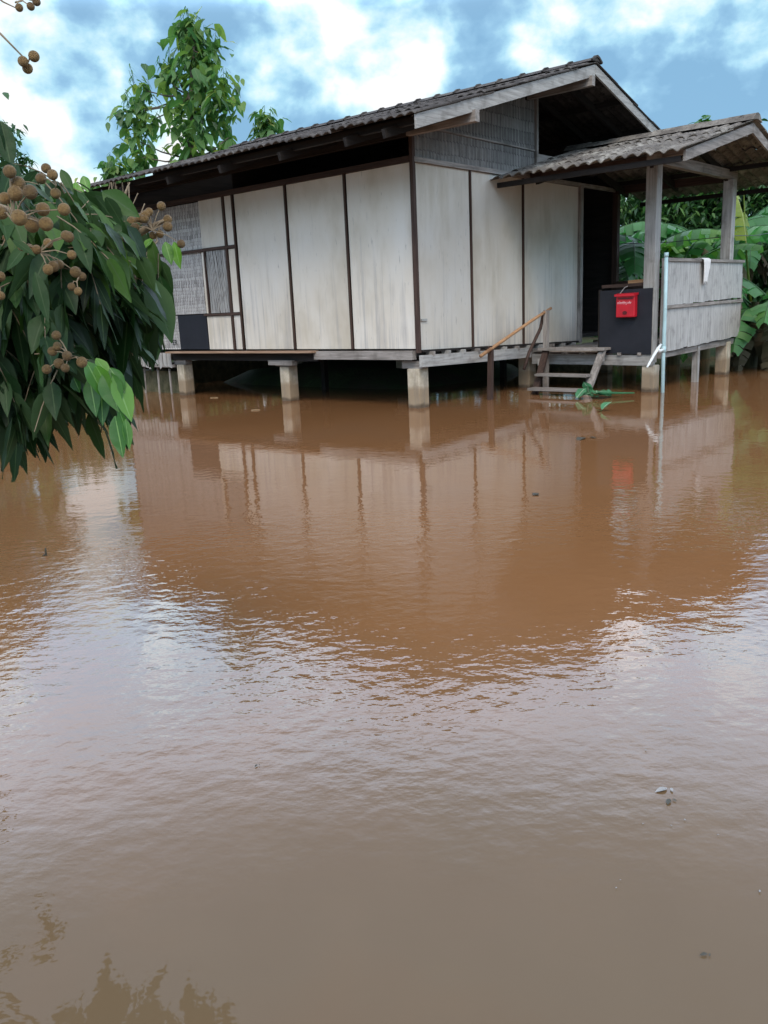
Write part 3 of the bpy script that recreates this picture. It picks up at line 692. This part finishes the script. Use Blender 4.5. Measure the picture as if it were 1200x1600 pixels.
# ------------------------------------------------------------------ longan tree in the foreground
T0 = at(-420, 700, 3.4); T0.z = -.1
LT = thing('longan_tree', 'fruiting tree with long dark drooping leaves overhanging the water at the left', 'tree', T0)
fork = T0+Vector((.1,-.05,1.75))
limbs = MB(); limbs.tube([T0-Vector((0,0,.6)), T0+Vector((.02,.03,.7)), fork, fork+Vector((-.1,.1,.8)), fork+Vector((-.05,.3,1.5))], [.13,.115,.10,.07,.04], 10)
tr = limbs.build('trunk', 'bark', LT, True)
br = MB()
def branch(pts, r0, r1=.004):
    n = len(pts); br.tube(pts, [r0+(r1-r0)*i/(n-1) for i in range(n)], 6)
branch([fork, at(-180,420,2.9), at(-60,400,2.5), at(60,394,2.25), at(130,392,2.3), at(215,365,2.25), at(262,342,2.2)], .045, .004)
branch([fork, at(-160,330,2.2), at(-40,310,1.5), at(20,330,1.4), at(60,345,1.38)], .012, .003)
branch([fork, at(-160,520,2.6), at(-40,500,2.2), at(40,505,2.0), at(85,530,1.95), at(130,565,1.92)], .013, .003)
branch([fork, at(-160,600,2.8), at(-40,560,2.5), at(80,560,2.2), at(150,590,2.1)], .014, .003)
branch([at(130,392,2.3), at(136,420,2.25), at(138,445,2.2)], .008); branch([at(180,378,2.34), at(208,420,2.25), at(212,450,2.2)], .007)
branch([fork+Vector((0,0,.3)), at(-200,100,2.2), at(-80,20,1.7), at(0,52,1.5), at(42,95,1.5)], .004, .0012)
branch([at(-80,20,1.7), at(-30,-25,1.5), at(5,3,1.5), at(24,12,1.5)], .0025, .001); branch([at(-30,-25,1.5), at(30,-25,1.5), at(52,0,1.5)], .0025, .001)
branch([at(-60,400,2.5), at(-20,300,2.2), at(5,215,2.0)], .012); branch([at(60,394,2.25), at(90,330,2.5), at(110,290,2.7)], .01)
branch([fork+Vector((-.05,.2,1.0)), fork+Vector((-.5,.9,1.5)), fork+Vector((-.7,1.4,1.6))], .05)
branch([fork+Vector((-.05,.1,.6)), fork+Vector((-.9,-.1,1.2)), fork+Vector((-1.4,-.2,1.4))], .05)
br.build('branches', 'twig', tr, True)
fol = MB(); yng = MB()
def spray(p, d, mb=None, n=6, ln=.13, wd=.042, tone=None, droop=.35):
    """a compound leaf: leaflets in pairs along a drooping stalk"""
    mb = mb or fol; d = Vector(d).normalized(); sd = d.cross(Vector((0,0,1)))
    if sd.length < .1: sd = d.cross(Vector((R.uniform(-1,1),R.uniform(-1,1),0)))
    sd.normalize(); tl = ln*1.4; base_t = R.random() if tone is None else tone
    pts = [Vector(p)+d*tl*t+Vector((0,0,-1))*.25*tl*t*t for t in (0,.33,.66,1)]
    ok = 0
    for i in range(n):
        t = .25+.75*i/(n-1); q = Vector(p)+d*tl*t+Vector((0,0,-1))*.25*tl*t*t; s = 1 if i % 2 else -1
        dd = d*(.55+.3*R.random())+sd*s*(.7*(1-t*.8))+Vector((0,0,-R.uniform(.25,.9)))
        k = R.uniform(.8, 1.2)
        dr = R.uniform(.1,droop); tip = q+dd.normalized()*ln*k-Vector((0,0,dr*ln*k))
        if not okleaf(tip) or not okleaf((q+tip)/2): continue
        ok += 1
        mb.leaf(q, dd, ln*k, wd*k*R.uniform(.85,1.2), (R.uniform(-.7,.7),R.uniform(-.7,.7),R.uniform(.3,1)), R.uniform(.1,.4), dr, min(1, max(0, base_t+R.uniform(-.25,.25))), 6, .75, .05)
    if ok >= 2 and okleaf(pts[-1]): br2.tube(pts, [.0018,.0016,.0014,.001], 4, False)
br2 = MB()
OUT = [(-400,255),(60,262),(100,275),(150,280),(180,305),(200,345),(215,390),(240,405),(282,380),(288,412),(268,440),(278,500),(268,535),(246,562),(205,590),(214,640),(198,716),(165,700),(150,655),(122,690),(112,655),(75,705),(58,735),(16,752),(-400,760)]
GAPS = [[(162,515),(192,528),(188,600),(158,570)], [(214,378),(242,384),(242,432),(220,428)], [(118,300),(150,296),(140,330),(125,335)], [(186,318),(206,318),(204,345),(188,345)]]
def okleaf(p):
    q = p+Vector((R.gauss(0,.03),R.gauss(0,.03),R.gauss(0,.03)))-CP; dep = q.dot(CF)
    if dep < .2: return False
    x = 600+FPX*q.dot(CR)/dep; y = 800-FPX*q.dot(CU)/dep
    if any(inside(x, y, G) for G in GAPS): return False
    return x < -70 or inside(x, y, OUT)
POLY = [(-60,275),(40,280),(110,300),(165,300),(215,335),(235,385),(262,395),(255,470),(240,505),(215,560),(180,575),(165,600),(120,620),(100,660),(60,690),(10,705),(-60,705)]
def inside(x, y, P):
    c = False; j = len(P)-1
    for i in range(len(P)):
        if (P[i][1] > y) != (P[j][1] > y) and x < (P[j][0]-P[i][0])*(y-P[i][1])/(P[j][1]-P[i][1])+P[i][0]: c = not c
        j = i
    return c
CRd = Vector((CR.x, CR.y, 0)).normalized(); CFd = Vector((CF.x, CF.y, 0)).normalized()
cnt = 0
while cnt < 540:
    x, y = R.uniform(-60,262), R.uniform(275,700)
    if not inside(x, y, POLY): continue
    # keep the top sparser where the photo shows fruit and background
    if y < 400 and R.random() < .62: continue
    t = R.uniform(1.85, 2.7)
    if x > 95 and y > 500: t = R.uniform(2.15, 2.45)
    if x > 170: t = R.uniform(2.35, 2.65)
    a = R.uniform(-2.2, 2.2)
    d = CRd*math.cos(a)*.8+CFd*math.sin(a)*.6+Vector((0,0,R.uniform(-1.0,.3)))
    # lean back so that leaflets hang inside the outline
    if x > 170: d = -CRd*R.uniform(-.2,.6)+CFd*math.sin(a)*.5+Vector((0,0,R.uniform(-1.1,-.4)))
    py = y-70
    spray(at(x, max(py, 285), t), d, ln=R.uniform(.07,.118), wd=R.uniform(.030,.045), tone=R.uniform(.35,1) if y < 450 else R.uniform(0,.65)); cnt += 1
# hanging fringe along the lower edge and the right edge
for (x, y, t) in [(20,640,2.0),(5,650,2.1),(45,610,2.0),(75,600,2.05),(95,570,2.1),(120,560,2.15),(15,600,1.9),(-20,640,2.0),(60,590,2.3),(150,610,2.05),(165,600,2.0),(140,590,2.2),(-30,690,2.2),
                  (225,430,2.3),(240,440,2.35),(250,405,2.35),(205,470,2.3),(190,480,2.2),(100,520,2.3),(20,560,2.2),(50,550,2.4)]:
    for k in range(2): spray(at(x+R.uniform(-8,8), y+R.uniform(-10,10), t+R.uniform(-.1,.1)), CRd*R.uniform(-.3,.3)+CFd*R.uniform(-.3,.3)+Vector((0,0,-1)), n=5, ln=.13, wd=.045, tone=R.uniform(0,.5))
def pleaf(a, b, wpx, t, mb, tone, fold=.25, droop=.06, t2=None):
    """one leaf from photo pixel a to b at t metres"""
    A = at(*a, t); B = at(*b, t2 or t); mb.leaf(A, B-A, (B-A).length, wpx*t/FPX, -CF+Vector((R.uniform(-.7,.7),R.uniform(-.7,.7),.3)), fold, droop, tone, 8, .85, .03)
for a, b, wp, t, tn in [((232,432),(268,530),46,2.25,.7),((238,430),(222,545),42,2.3,.6),((205,450),(190,585),56,2.15,.35),((232,480),(245,558),34,2.35,.8),((250,432),(272,505),32,2.3,.5),
                        ((236,375),(248,432),22,2.35,.8),((160,300),(218,335),34,2.1,.75),((170,370),(218,345),24,2.2,.6),((125,430),(128,500),26,2.0,.6),((55,425),(75,500),22,1.7,.55),
                        ((75,440),(95,510),34,1.9,.9),((40,385),(10,420),20,1.7,.6),((20,375),(55,398),14,1.5,.6),((165,410),(192,455),24,2.2,.6),((205,445),(190,505),20,2.15,.7),((150,330),(120,365),34,2.3,.5),
                        ((140,375),(165,420),24,2.2,.5),((2,190),(18,262),30,2.0,.5),((-12,180),(8,240),26,2.0,.3),((95,265),(115,300),16,2.3,.7)]:
    pleaf(a, b, wp, t, fol, tn)
for a, b, wp, t, tn in [((135,565),(165,622),34,1.8,.6),((150,572),(178,620),34,1.8,.8),((165,580),(185,640),38,1.8,.55),((178,585),(205,655),34,1.8,.95),((172,575),(195,612),24,1.8,.4),((115,590),(125,612),20,1.95,.2),
                        ((180,650),(192,712),28,1.8,.35),((196,655),(202,700),16,1.8,.7),((140,590),(150,648),26,1.82,.3),((158,600),(160,662),24,1.84,.1),((186,640),(204,690),20,1.82,.5),((150,560),(172,590),20,1.82,1.),((258,378),(268,412),18,2.35,.7),((272,378),(282,418),18,2.35,.9),((225,388),(240,370),14,2.35,.9),((118,285),(120,322),22,2.6,1.),
                        ((130,275),(138,300),16,2.6,.8),((105,300),(126,330),18,2.6,.7),((60,310),(50,340),20,2.6,.3),((85,300),(70,330),18,2.5,.6)]:
    pleaf(a, b, wp, t, yng, tn, .3)
# crown outside the frame, above and to the left
for _ in range(150):
    c = fork+Vector((R.gauss(-.5,.75), R.gauss(.5,.75), R.uniform(.35,1.9)))
    q = c-CP; dep = q.dot(CF); px = 600+FPX*q.dot(CR)/max(dep,.1)
    if px > -90: continue
    spray(c, (R.uniform(-1,1),R.uniform(-1,1),R.uniform(-.7,.3)), ln=.14, wd=.05)
fol.build('foliage', 'longan', LT, True); yng.build('young_leaves', 'young', LT, True); tag(br2.build('leaf_stalks', 'twig', tr, True), kind='stuff')
# fruit
bmf = bmesh.new(); bmesh.ops.create_icosphere(bmf, subdivisions=3, radius=1); fme = bpy.data.meshes.new('fruit'); bmf.to_mesh(fme); bmf.free()
fme.shade_smooth(); fme.materials.append(MAT['fruit'])
CL = [((20,345),1.35,12.5,[(15,268),(28,287),(47,300),(8,310),(67,327),(100,327),(72,350),(30,340),(2,332),(24,302),(50,352)]),
      ((88,290),1.8,10,[(72,263),(82,273),(64,279),(87,302)]),
      ((238,360),2.2,8,[(252,322),(262,343),(233,331),(206,346),(219,341),(226,342),(262,354),(211,355),(250,366),(239,368),(283,381),(228,335)]),
      ((62,394),1.6,9,[(35,385),(46,388),(57,390),(75,380),(112,398),(93,413),(75,421),(107,370),(84,416),(118,425),(103,368)]),
      ((110,560),1.7,9,[(88,524),(105,556),(92,568),(73,577),(128,566),(90,541),(102,575),(82,549)]),
      ((120,440),1.75,8,[(128,432),(112,448),(122,455)]),
      ((-4,440),1.5,9,[(0,432),(-6,452),(1,462)]),
      ((44,97),1.5,8.5,[(43,107),(53,88),(36,96)]),
      ((24,4),1.5,7,[(30,12),(57,3),(48,10)]),
      ((40,350),2.0,8,[(38,330),(55,345),(22,352),(30,372),(52,368),(10,372)])]
for (hx, hy), t, rp, fr in CL:
    hub = at(hx, hy, t); st = MB()
    pos = []
    for (x, y) in fr:
        q = at(x, y, t+R.uniform(-.03,.03)); pos.append(q)
        mid = (hub+q)/2+Vector((0,0,.006)); st.tube([hub, mid, q], [.0016,.0013,.0011], 4, False)
    co = st.build('fruit_cluster', 'twig', LT)
    for q in pos:
        f = bpy.data.objects.new('fruit', fme); COL.objects.link(f); f.parent = co
        f.location = q-T0; s = rp*.88*t/FPX*R.uniform(.85,1.12); f.scale = (s, s, s*R.uniform(.92,1.05)); f.rotation_euler = (R.uniform(0,6),R.uniform(0,6),0)

# ------------------------------------------------------------------ teak trees behind the house
def teak(label, basep, tiers, trunk_pts, group=None, shoots=()):
    t = thing('teak_tree', label, 'tree', basep, group)
    tk = MB(); tk.tube(trunk_pts, [.11-.085*i/(len(trunk_pts)-1) for i in range(len(trunk_pts))], 8)
    tk.build('trunk', 'bark', t, True)
    cr = MB(); lb = MB()
    for (px, py, T, r, n) in tiers:
        c = at(px, py, T); near = min(trunk_pts, key=lambda q: (Vector(q)-c).length+abs(q[2]-c.z+.4))
        lb.tube([near, (Vector(near)+c)/2+Vector((0,0,-.08)), c], [.03,.02,.012], 5)
        rm = r*T/FPX
        for _ in range(int(n*2.5)):
            o = Vector((R.gauss(0,.38), R.gauss(0,.38), R.gauss(0,.42)))*rm
            a = R.uniform(0, 6.28); d = Vector((math.cos(a), math.sin(a), R.uniform(-1.3,.1)))
            k = R.choice((.18,.22,.27,.33,.40)); leaf_tone = min(1, max(0, R.gauss(.5,.22)))  # tone varies at random from leaf to leaf
            cr.leaf(c+o, d, k, k*R.uniform(.55,.7), (R.uniform(-.5,.5),R.uniform(-.5,.5),1), R.uniform(.05,.3), R.uniform(.2,.6), leaf_tone, 5, .8, .05)
        # upright flowering shoots above the tier
        for _ in range(2):
            b0 = c+Vector((R.uniform(-.5,.5), R.uniform(-.5,.5), .2))*rm*1.2; tip = b0+Vector((R.uniform(-.12,.12),R.uniform(-.12,.12),R.uniform(.3,.55)))
            cr.tube([b0, tip], [.008,.004], 4)
            for s in range(5): 
                q = b0+(tip-b0)*(.4+.15*s); a = R.uniform(0,6.28); cr.leaf(q, (math.cos(a),math.sin(a),-.5), .16, .035, (0,0,1), .2, .6, .4, 3)
    lb.build('limbs', 'bark', t, True); cr.build('crown', 'teak', t, True)
def tp_(px, py, T): return at(px, py, T)
b1 = at(300, 560, 22); b1.z = .2
teak('tall teak tree with broad drooping leaves rising behind the roof', b1,
     [(305,50,22,36,34),(300,85,22,38,34),(318,120,21.8,42,34),(270,110,22.2,30,18),(345,150,21.6,38,34),(300,160,22,48,40),(290,200,22,46,40),(340,185,22.2,34,12),(258,120,22.3,22,8),(330,80,22,26,12),
      (222,140,22.4,26,14),(214,175,22.5,28,18),(232,190,22.4,24,12),(205,215,22.6,30,20),(218,245,22.4,30,18),(193,175,22.6,18,7),(310,235,22,42,26),(357,215,22,12,4),(285,45,22,22,12)],
     [b1, at(302,400,22), at(300,250,22), at(298,150,22), at(302,80,22), at(306,40,22)])
b2 = at(418, 560, 23); b2.z = .2
teak('small teak tree whose leafy tip peeks over the middle of the roof', b2, [(418,192,23,24,26),(412,215,23,22,18),(425,230,23,26,20)], [b2, at(418,400,23), at(418,205,23)])
b3 = at(180, 560, 24); b3.z = .2
teak('young teak tree peeking out at the far left end of the roof', b3, [(178,262,24,22,22),(190,275,24,22,18),(170,300,24,34,26),(150,310,24,30,22)], [b3, at(178,400,24), at(178,275,24)])

# ------------------------------------------------------------------ bushes and background trees
def leafy(name, label, cat, basep, height, rad_, n_clump, n_leaf, size, mat='bush', trunk_r=.08, low=.25, group=None, seed=0, smp=None):
    rr = random.Random(seed); t = thing(name, label, cat, basep, group); B = Vector(basep)
    tk = MB(); top = B+Vector((rr.uniform(-.2,.2), rr.uniform(-.2,.2), height*.75))
    tk.tube([B-Vector((0,0,.3)), B+(top-B)*.5+Vector((rr.uniform(-.1,.1),rr.uniform(-.1,.1),0)), top], [trunk_r, trunk_r*.7, trunk_r*.25], 7)
    cr = MB()
    for _ in range(n_clump):
        a = rr.uniform(0, 6.28); u = rr.uniform(low, 1); rr_m = rad_*math.sqrt(max(.05, math.sin(math.pi*min(.98, .12+u*.8))))
        q = rr_m*math.sqrt(rr.uniform(.1,1)); c = B+Vector((math.cos(a)*q, math.sin(a)*q, height*u*rr.uniform(.85,1.0)))
        tk.tube([B+Vector((0,0,height*u*.5)), (B+c)/2+Vector((0,0,height*.25)), c], [trunk_r*.3, trunk_r*.2, .008], 4, False)
        cs = rad_*rr.uniform(.22,.42); ct = rr.gauss(.45,.2)
        for _ in range(n_leaf):
            o = Vector((rr.gauss(0,1), rr.gauss(0,1), rr.gauss(0,.7)))*cs*.6
            d = Vector((rr.uniform(-1,1), rr.uniform(-1,1), rr.uniform(-1,.4)))
            k = size*rr.uniform(.7,1.4); cr.leaf(c+o, d, k, k*.45, (rr.uniform(-.6,.6),rr.uniform(-.6,.6),1), .2, .3, min(1,max(0,ct+rr.gauss(0,.15))), 3)
    tk.build('trunk', 'bark', t, True); cr.build('crown', mat, t, True); return t
def gp(px, T, z=None):
    p = at(px, 560, T); p.z = hgt(p.x, p.y) if z is None else z; return p
leafy('background_tree', 'tall leafy tree behind the overhanging fruit branches at the far left', 'tree', gp(-92,22), 7.7, 1.95, 120, 90, .26, seed=1)
leafy('background_tree', 'dense bushy tree at the extreme left edge, nearer than the tall one', 'tree', gp(-190,15,.1), 4.9, 1.5, 80, 90, .2, seed=3, low=.05)
leafy('background_tree', 'feathery tree left of the teak, half hidden by the fruit branches', 'tree', gp(55,30), 8.3, .95, 46, 70, .20, seed=2)
GB = 'bushes added along the far bank behind the house'
lab = ['dark round bush at the left on the far bank behind the hanging foliage', 'low spreading bush on the far bank left of the house', 'bush on the far bank close to the far left corner of the house']
for i, (px, T, h, r) in enumerate(((-120,21,3.2,1.6),(60,24,2.9,1.7),(150,26,3.1,1.6))):
    leafy('bush', lab[i], 'bush', gp(px,T), h, r, 46, 70, .2, seed=10+i, low=.02)
for i, (px, T, h, r) in enumerate(((240,23,2.6,1.7),(330,24,2.7,1.8),(430,24,2.6,1.8),(520,24,2.7,1.8),(610,24,2.6,1.8),(700,24,2.7,1.8),(790,24,2.8,1.8))):  # added row, keeps the view under the floor dark
    leafy('bush', 'bush in the row added behind the house to darken the gaps between the stilts', 'bush', gp(px,T), h, r, 40, 60, .22, seed=20+i, low=.02, group=GB)
lab = ['tall dark tree seen through the porch left of the first porch post', 'dense tree behind the banana leaves between the two porch posts', 'dense green tree filling the gap right of the farther porch post', 'leafy tree at the right edge behind the yellow banana leaf']
for i, (px, T, h, r) in enumerate(((975,25,4.6,2.0),(1070,24,4.7,2.0),(1165,23,4.7,1.9),(1260,22,4.9,2.0))):
    leafy('background_tree', lab[i], 'tree', gp(px,T), h, r, 90, 130, .17, seed=40+i, low=.03)
leafy('sprig', 'small bright green sprig growing up behind the porch ridge', 'plant', gp(1086,24), 5.75, .30, 10, 24, .22, 'young', .05, .86, seed=60)

# ------------------------------------------------------------------ banana plants
def banana_leaf(mb, p, az, ln, wd, rise, bend, tone, rr, fol_=.25):
    """arching blade with torn strips on each side of its midrib"""
    n = 14; pts = []; el = rise; q = Vector(p)
    for i in range(n+1):
        pts.append(q.copy()); q = q+Vector((math.cos(az)*math.cos(el), math.sin(az)*math.cos(el), math.sin(el)))*ln/n; el -= bend/n
    for i in range(n):
        a, b = pts[i], pts[i+1]; d = (b-a).normalized(); sd = d.cross(Vector((0,0,1))); sd = sd.normalized() if sd.length > .05 else Vector((-math.sin(az),math.cos(az),0))
        u = sd.cross(d)
        t0, t1 = i/n, (i+1)/n
        if t0 < .08: continue
        w0 = wd/2*math.sin(math.pi*min(.97, .12+t0*.86))**.6; w1 = wd/2*math.sin(math.pi*min(.97, .12+t1*.86))**.6
        for s in (-1, 1):
            hang = rr.uniform(.1,.75); out = sd*s*math.cos(hang)-u*abs(math.sin(hang)); gap = (b-a)*(.0 if rr.random() < .5 else rr.uniform(.03,.16)); sk = d*rr.uniform(0,.10)*wd
            vs = [a, b, b+out*w1*.55+sk*.5-gap*.5, b+out*w1-Vector((0,0,.05*wd))+sk-gap, a+out*w0-Vector((0,0,.05*wd))+sk+gap*.3, a+out*w0*.55+sk*.5]
            mb.add(vs, [(0,1,2,5), (5,2,3,4)] if s > 0 else [(5,2,1,0), (4,3,2,5)], min(1,max(0,tone+rr.uniform(-.12,.12))), [0,0,.55,1,1,.55])
    return pts
def banana(label, basep, h, n, seed, ln=2.2, wd=.7, yellow=None, dry=3, azl=None):
    rr = random.Random(seed); B = Vector(basep); t = thing('banana_plant', label, 'banana plant', B, 'banana plants beside the porch')
    top = B+Vector((rr.uniform(-.15,.15), rr.uniform(-.15,.15), h))
    MB().tube([B-Vector((0,0,.3)), B+(top-B)*.35, B+(top-B)*.7, top], [.15,.135,.11,.07], 10).build('pseudostem', 'stem', t, True)
    for i in range(n):
        az = (azl[i] if azl and i < len(azl) else rr.uniform(0,6.28)); mb = MB()
        st = top-Vector((0,0,rr.uniform(0,.35))); k = ln*rr.uniform(.8,1.15)
        pts = banana_leaf(mb, st, az, k, wd*rr.uniform(.85,1.15), rr.uniform(.35,1.25), rr.uniform(1.1,2.1), rr.gauss(.5,.2), rr)
        rib = MB(); mb.tube(pts, [.022-.019*j/(len(pts)-1) for j in range(len(pts))], 5)
        mb.build('leaf', 'yellow' if yellow is not None and i == yellow else 'banana', t, True)
    for i in range(dry):
        mb = MB(); az = rr.uniform(0,6.28)
        banana_leaf(mb, top-Vector((0,0,rr.uniform(.1,.5))), az, rr.uniform(1.0,1.7), .4, rr.uniform(-.9,-.2), rr.uniform(.8,1.3), rr.random(), rr)
        mb.build('dry_leaf', 'drybanana', t, True)
    return t
BG = [(985,17.5,2.6,10,'banana plant seen in the gap between the doorway and the first porch post'),
      (1050,17.0,2.45,10,'banana plant behind the porch railing just right of the first porch post'),
      (1100,18.0,2.8,10,'banana plant standing midway between the two porch posts behind the railing'),
      (1170,15.6,1.75,8,'banana plant with dry hanging leaves at the water edge right of the porch'),
      (1215,15.0,1.8,8,'banana plant cut by the right edge of the photo with broad pale leaves'),
      (1150,20.0,2.6,8,'tall banana plant farther back, right of the farther porch post')]
for i, (px, T, h, n, lb_) in enumerate(BG):
    p = at(px, 560, T); p.z = hgt(p.x, p.y)
    banana(lb_, p, h, n, 100+i, dry=8 if i == 3 else 4, wd=.78)
yb = at(1168, 560, 15.9); yb.z = hgt(yb.x, yb.y)
ytr = random.Random(5); yt = thing('banana_plant', 'young banana plant holding one upright yellow leaf right of the farther porch post', 'banana plant', yb, 'banana plants beside the porch')
MB().tube([yb-Vector((0,0,.3)), yb+Vector((0,0,.9)), yb+Vector((.02,0,1.75))], [.09,.07,.04], 8).build('pseudostem', 'stem', yt, True)
mb = MB()
A = at(1166,392,15.7); Bp = at(1162,296,15.7)
banana_leaf(mb, A, 1.2, 1.25, .46, 1.5, .5, .5, ytr); mb.tube([yb+Vector((.02,0,1.7)), A, Bp], [.03,.02,.006], 5)
mb.build('leaf', 'yellow', yt, True)

# ------------------------------------------------------------------ floating things
def floater(name, lab, cat, mat, c, build, grp=None):
    mb = MB(); build(mb, Vector((c[0], c[1], .004))); o = mb.build(name, mat, None, loc=(c[0], c[1], 0)); return tag(o, lab, cat, grp)
def clump(mb, c, n=7, s=.16):
    for i in range(n):
        a = R.uniform(0, 6.28); q = c+Vector((R.uniform(-.5,.5)*s, R.uniform(-.5,.5)*s, R.uniform(.0,.03)))
        mb.leaf(q, (math.cos(a), math.sin(a), R.uniform(.0,.35)), s*R.uniform(.8,1.4), s*R.uniform(.5,.8), (R.uniform(-.3,.3),R.uniform(-.3,.3),1), .15, .2, R.random(), 5, .8, .08)
fd = CRd
def big_leaf(mb, c):
    for i in range(11):
        q = c+fd*(-.26+.045*i)+Vector((R.uniform(-.08,.08), R.uniform(-.08,.08), .02+R.uniform(0,.05)))
        mb.leaf(q, fd*R.uniform(-.5,.8)+Vector((R.uniform(-.5,.5), R.uniform(-.5,.5), R.uniform(.1,1.0)*(1 if i < 7 else .3))), R.uniform(.2,.32)*(1 if i < 7 else .7), R.uniform(.13,.2), (R.uniform(-.3,.3),R.uniform(-.3,.3),1), .12, .3, R.random(), 5, .8, .08)
    mb.tube([c+fd*.02+Vector((0,0,.07)), c+fd*.25+Vector((0,0,.06)), c+fd*.52+Vector((0,0,.05))], [.02,.015,.01], 6)
    mb.leaf(c+fd*.15+Vector((0,0,.05)), fd+Vector((.2,.2,.2)), .25, .09, (0,0,1), .2, .2, .7, 5)
fp = (1.85, -1.70)
floater('broken_plant', 'broken green leafy plant floating against the foot of the wooden steps', 'plant', 'float', fp, big_leaf)
floater('floating_leaf', 'small curled green leaf floating alone in front of the steps', 'leaf', 'float', (.6,-2.4), lambda mb, c: (mb.leaf(c+Vector((0,0,.02)), (.5,-.3,.6), .2, .15, (0,0,1), .3, .3, .8, 5), mb.leaf(c, (-.4,.2,.2), .10, .05, (0,0,1), .2, .2, .3, 4)))
def scrap(px, py, kind, s, lab, cat='debris', mat='straw', grp=None):
    c = at_axis(px, py, 2, 0)
    def bl(mb, c):
        if kind == 'straw':
            for i in range(6):
                a = R.uniform(-.5,.5); d = CRd*math.cos(a)+CFd*math.sin(a); q = c+Vector((R.uniform(-s,s)*.5, R.uniform(-s,s)*.5, 0))
                mb.tube([q-d*s*R.uniform(.2,.5), q+d*s*.1+Vector((0,0,.005)), q+d*s*R.uniform(.2,.5)], .006, 4)
        elif kind == 'twig':
            mb.tube([c-Vector((0,0,.05)), c+Vector((0,0,s*.6)), c+Vector((.004,0,s))], [.006,.006,.004], 5)
            mb.tube([c+Vector((-.02,.0,0)), c+Vector((.01,.01,.006))], .004, 4)
        else:
            a = R.uniform(0, 6.28); mb.leaf(c, (math.cos(a), math.sin(a), .05), s, s*.45, (0,0,1), .25, .1, .5, 5)
            mb.leaf(c+CRd*s*.3, (math.cos(a+1), math.sin(a+1), .1), s*.5, s*.2, (0,0,1), .25, .1, .3, 4)
    return floater('floating_debris', lab, cat, mat, c, bl, grp)
scrap(835,775,'leaf',.11,'dark leaf scrap floating in mid water before the house wall',mat='darkbit')
scrap(912,684,'leaf',.20,'dark scrap floating between the steps and the open water',mat='darkbit')
scrap(72,868,'twig',.045,'short dark twig poking upright out of the water at the left',cat='twig',mat='darkbit')
scrap(335,622,'straw',.10,'straw scraps floating beside the farthest left stilt')
scrap(400,641,'straw',.14,'straw scraps floating in front of the middle stilt')
scrap(1042,1233,'leaf',.042,'pale curled leaf floating alone on the near water at the right',cat='leaf',mat='paleleaf')
scrap(1046,1250,'leaf',.03,'tiny dark bit beside the pale leaf on the near water',mat='darkbit')
scrap(402,1196,'leaf',.016,'tiny dark speck on the near water left of centre',mat='darkbit')
scrap(1105,1492,'leaf',.018,'tiny dark speck near the lower right corner of the water',mat='darkbit')
GF = 'white flecks floating on the near water'
for x, y, s in ((962,1390,.016),(968,1377,.012),(1187,1396,.024),(1068,1282,.018),(1005,1288,.014),(1123,1306,.012),(1050,1292,.014),(1010,1174,.022)):
    scrap(x, y, 'leaf', s*.4, 'tiny white fleck floating on the near water at the right', 'fleck', 'paleleaf', GF)
print('objects', len(bpy.data.objects))
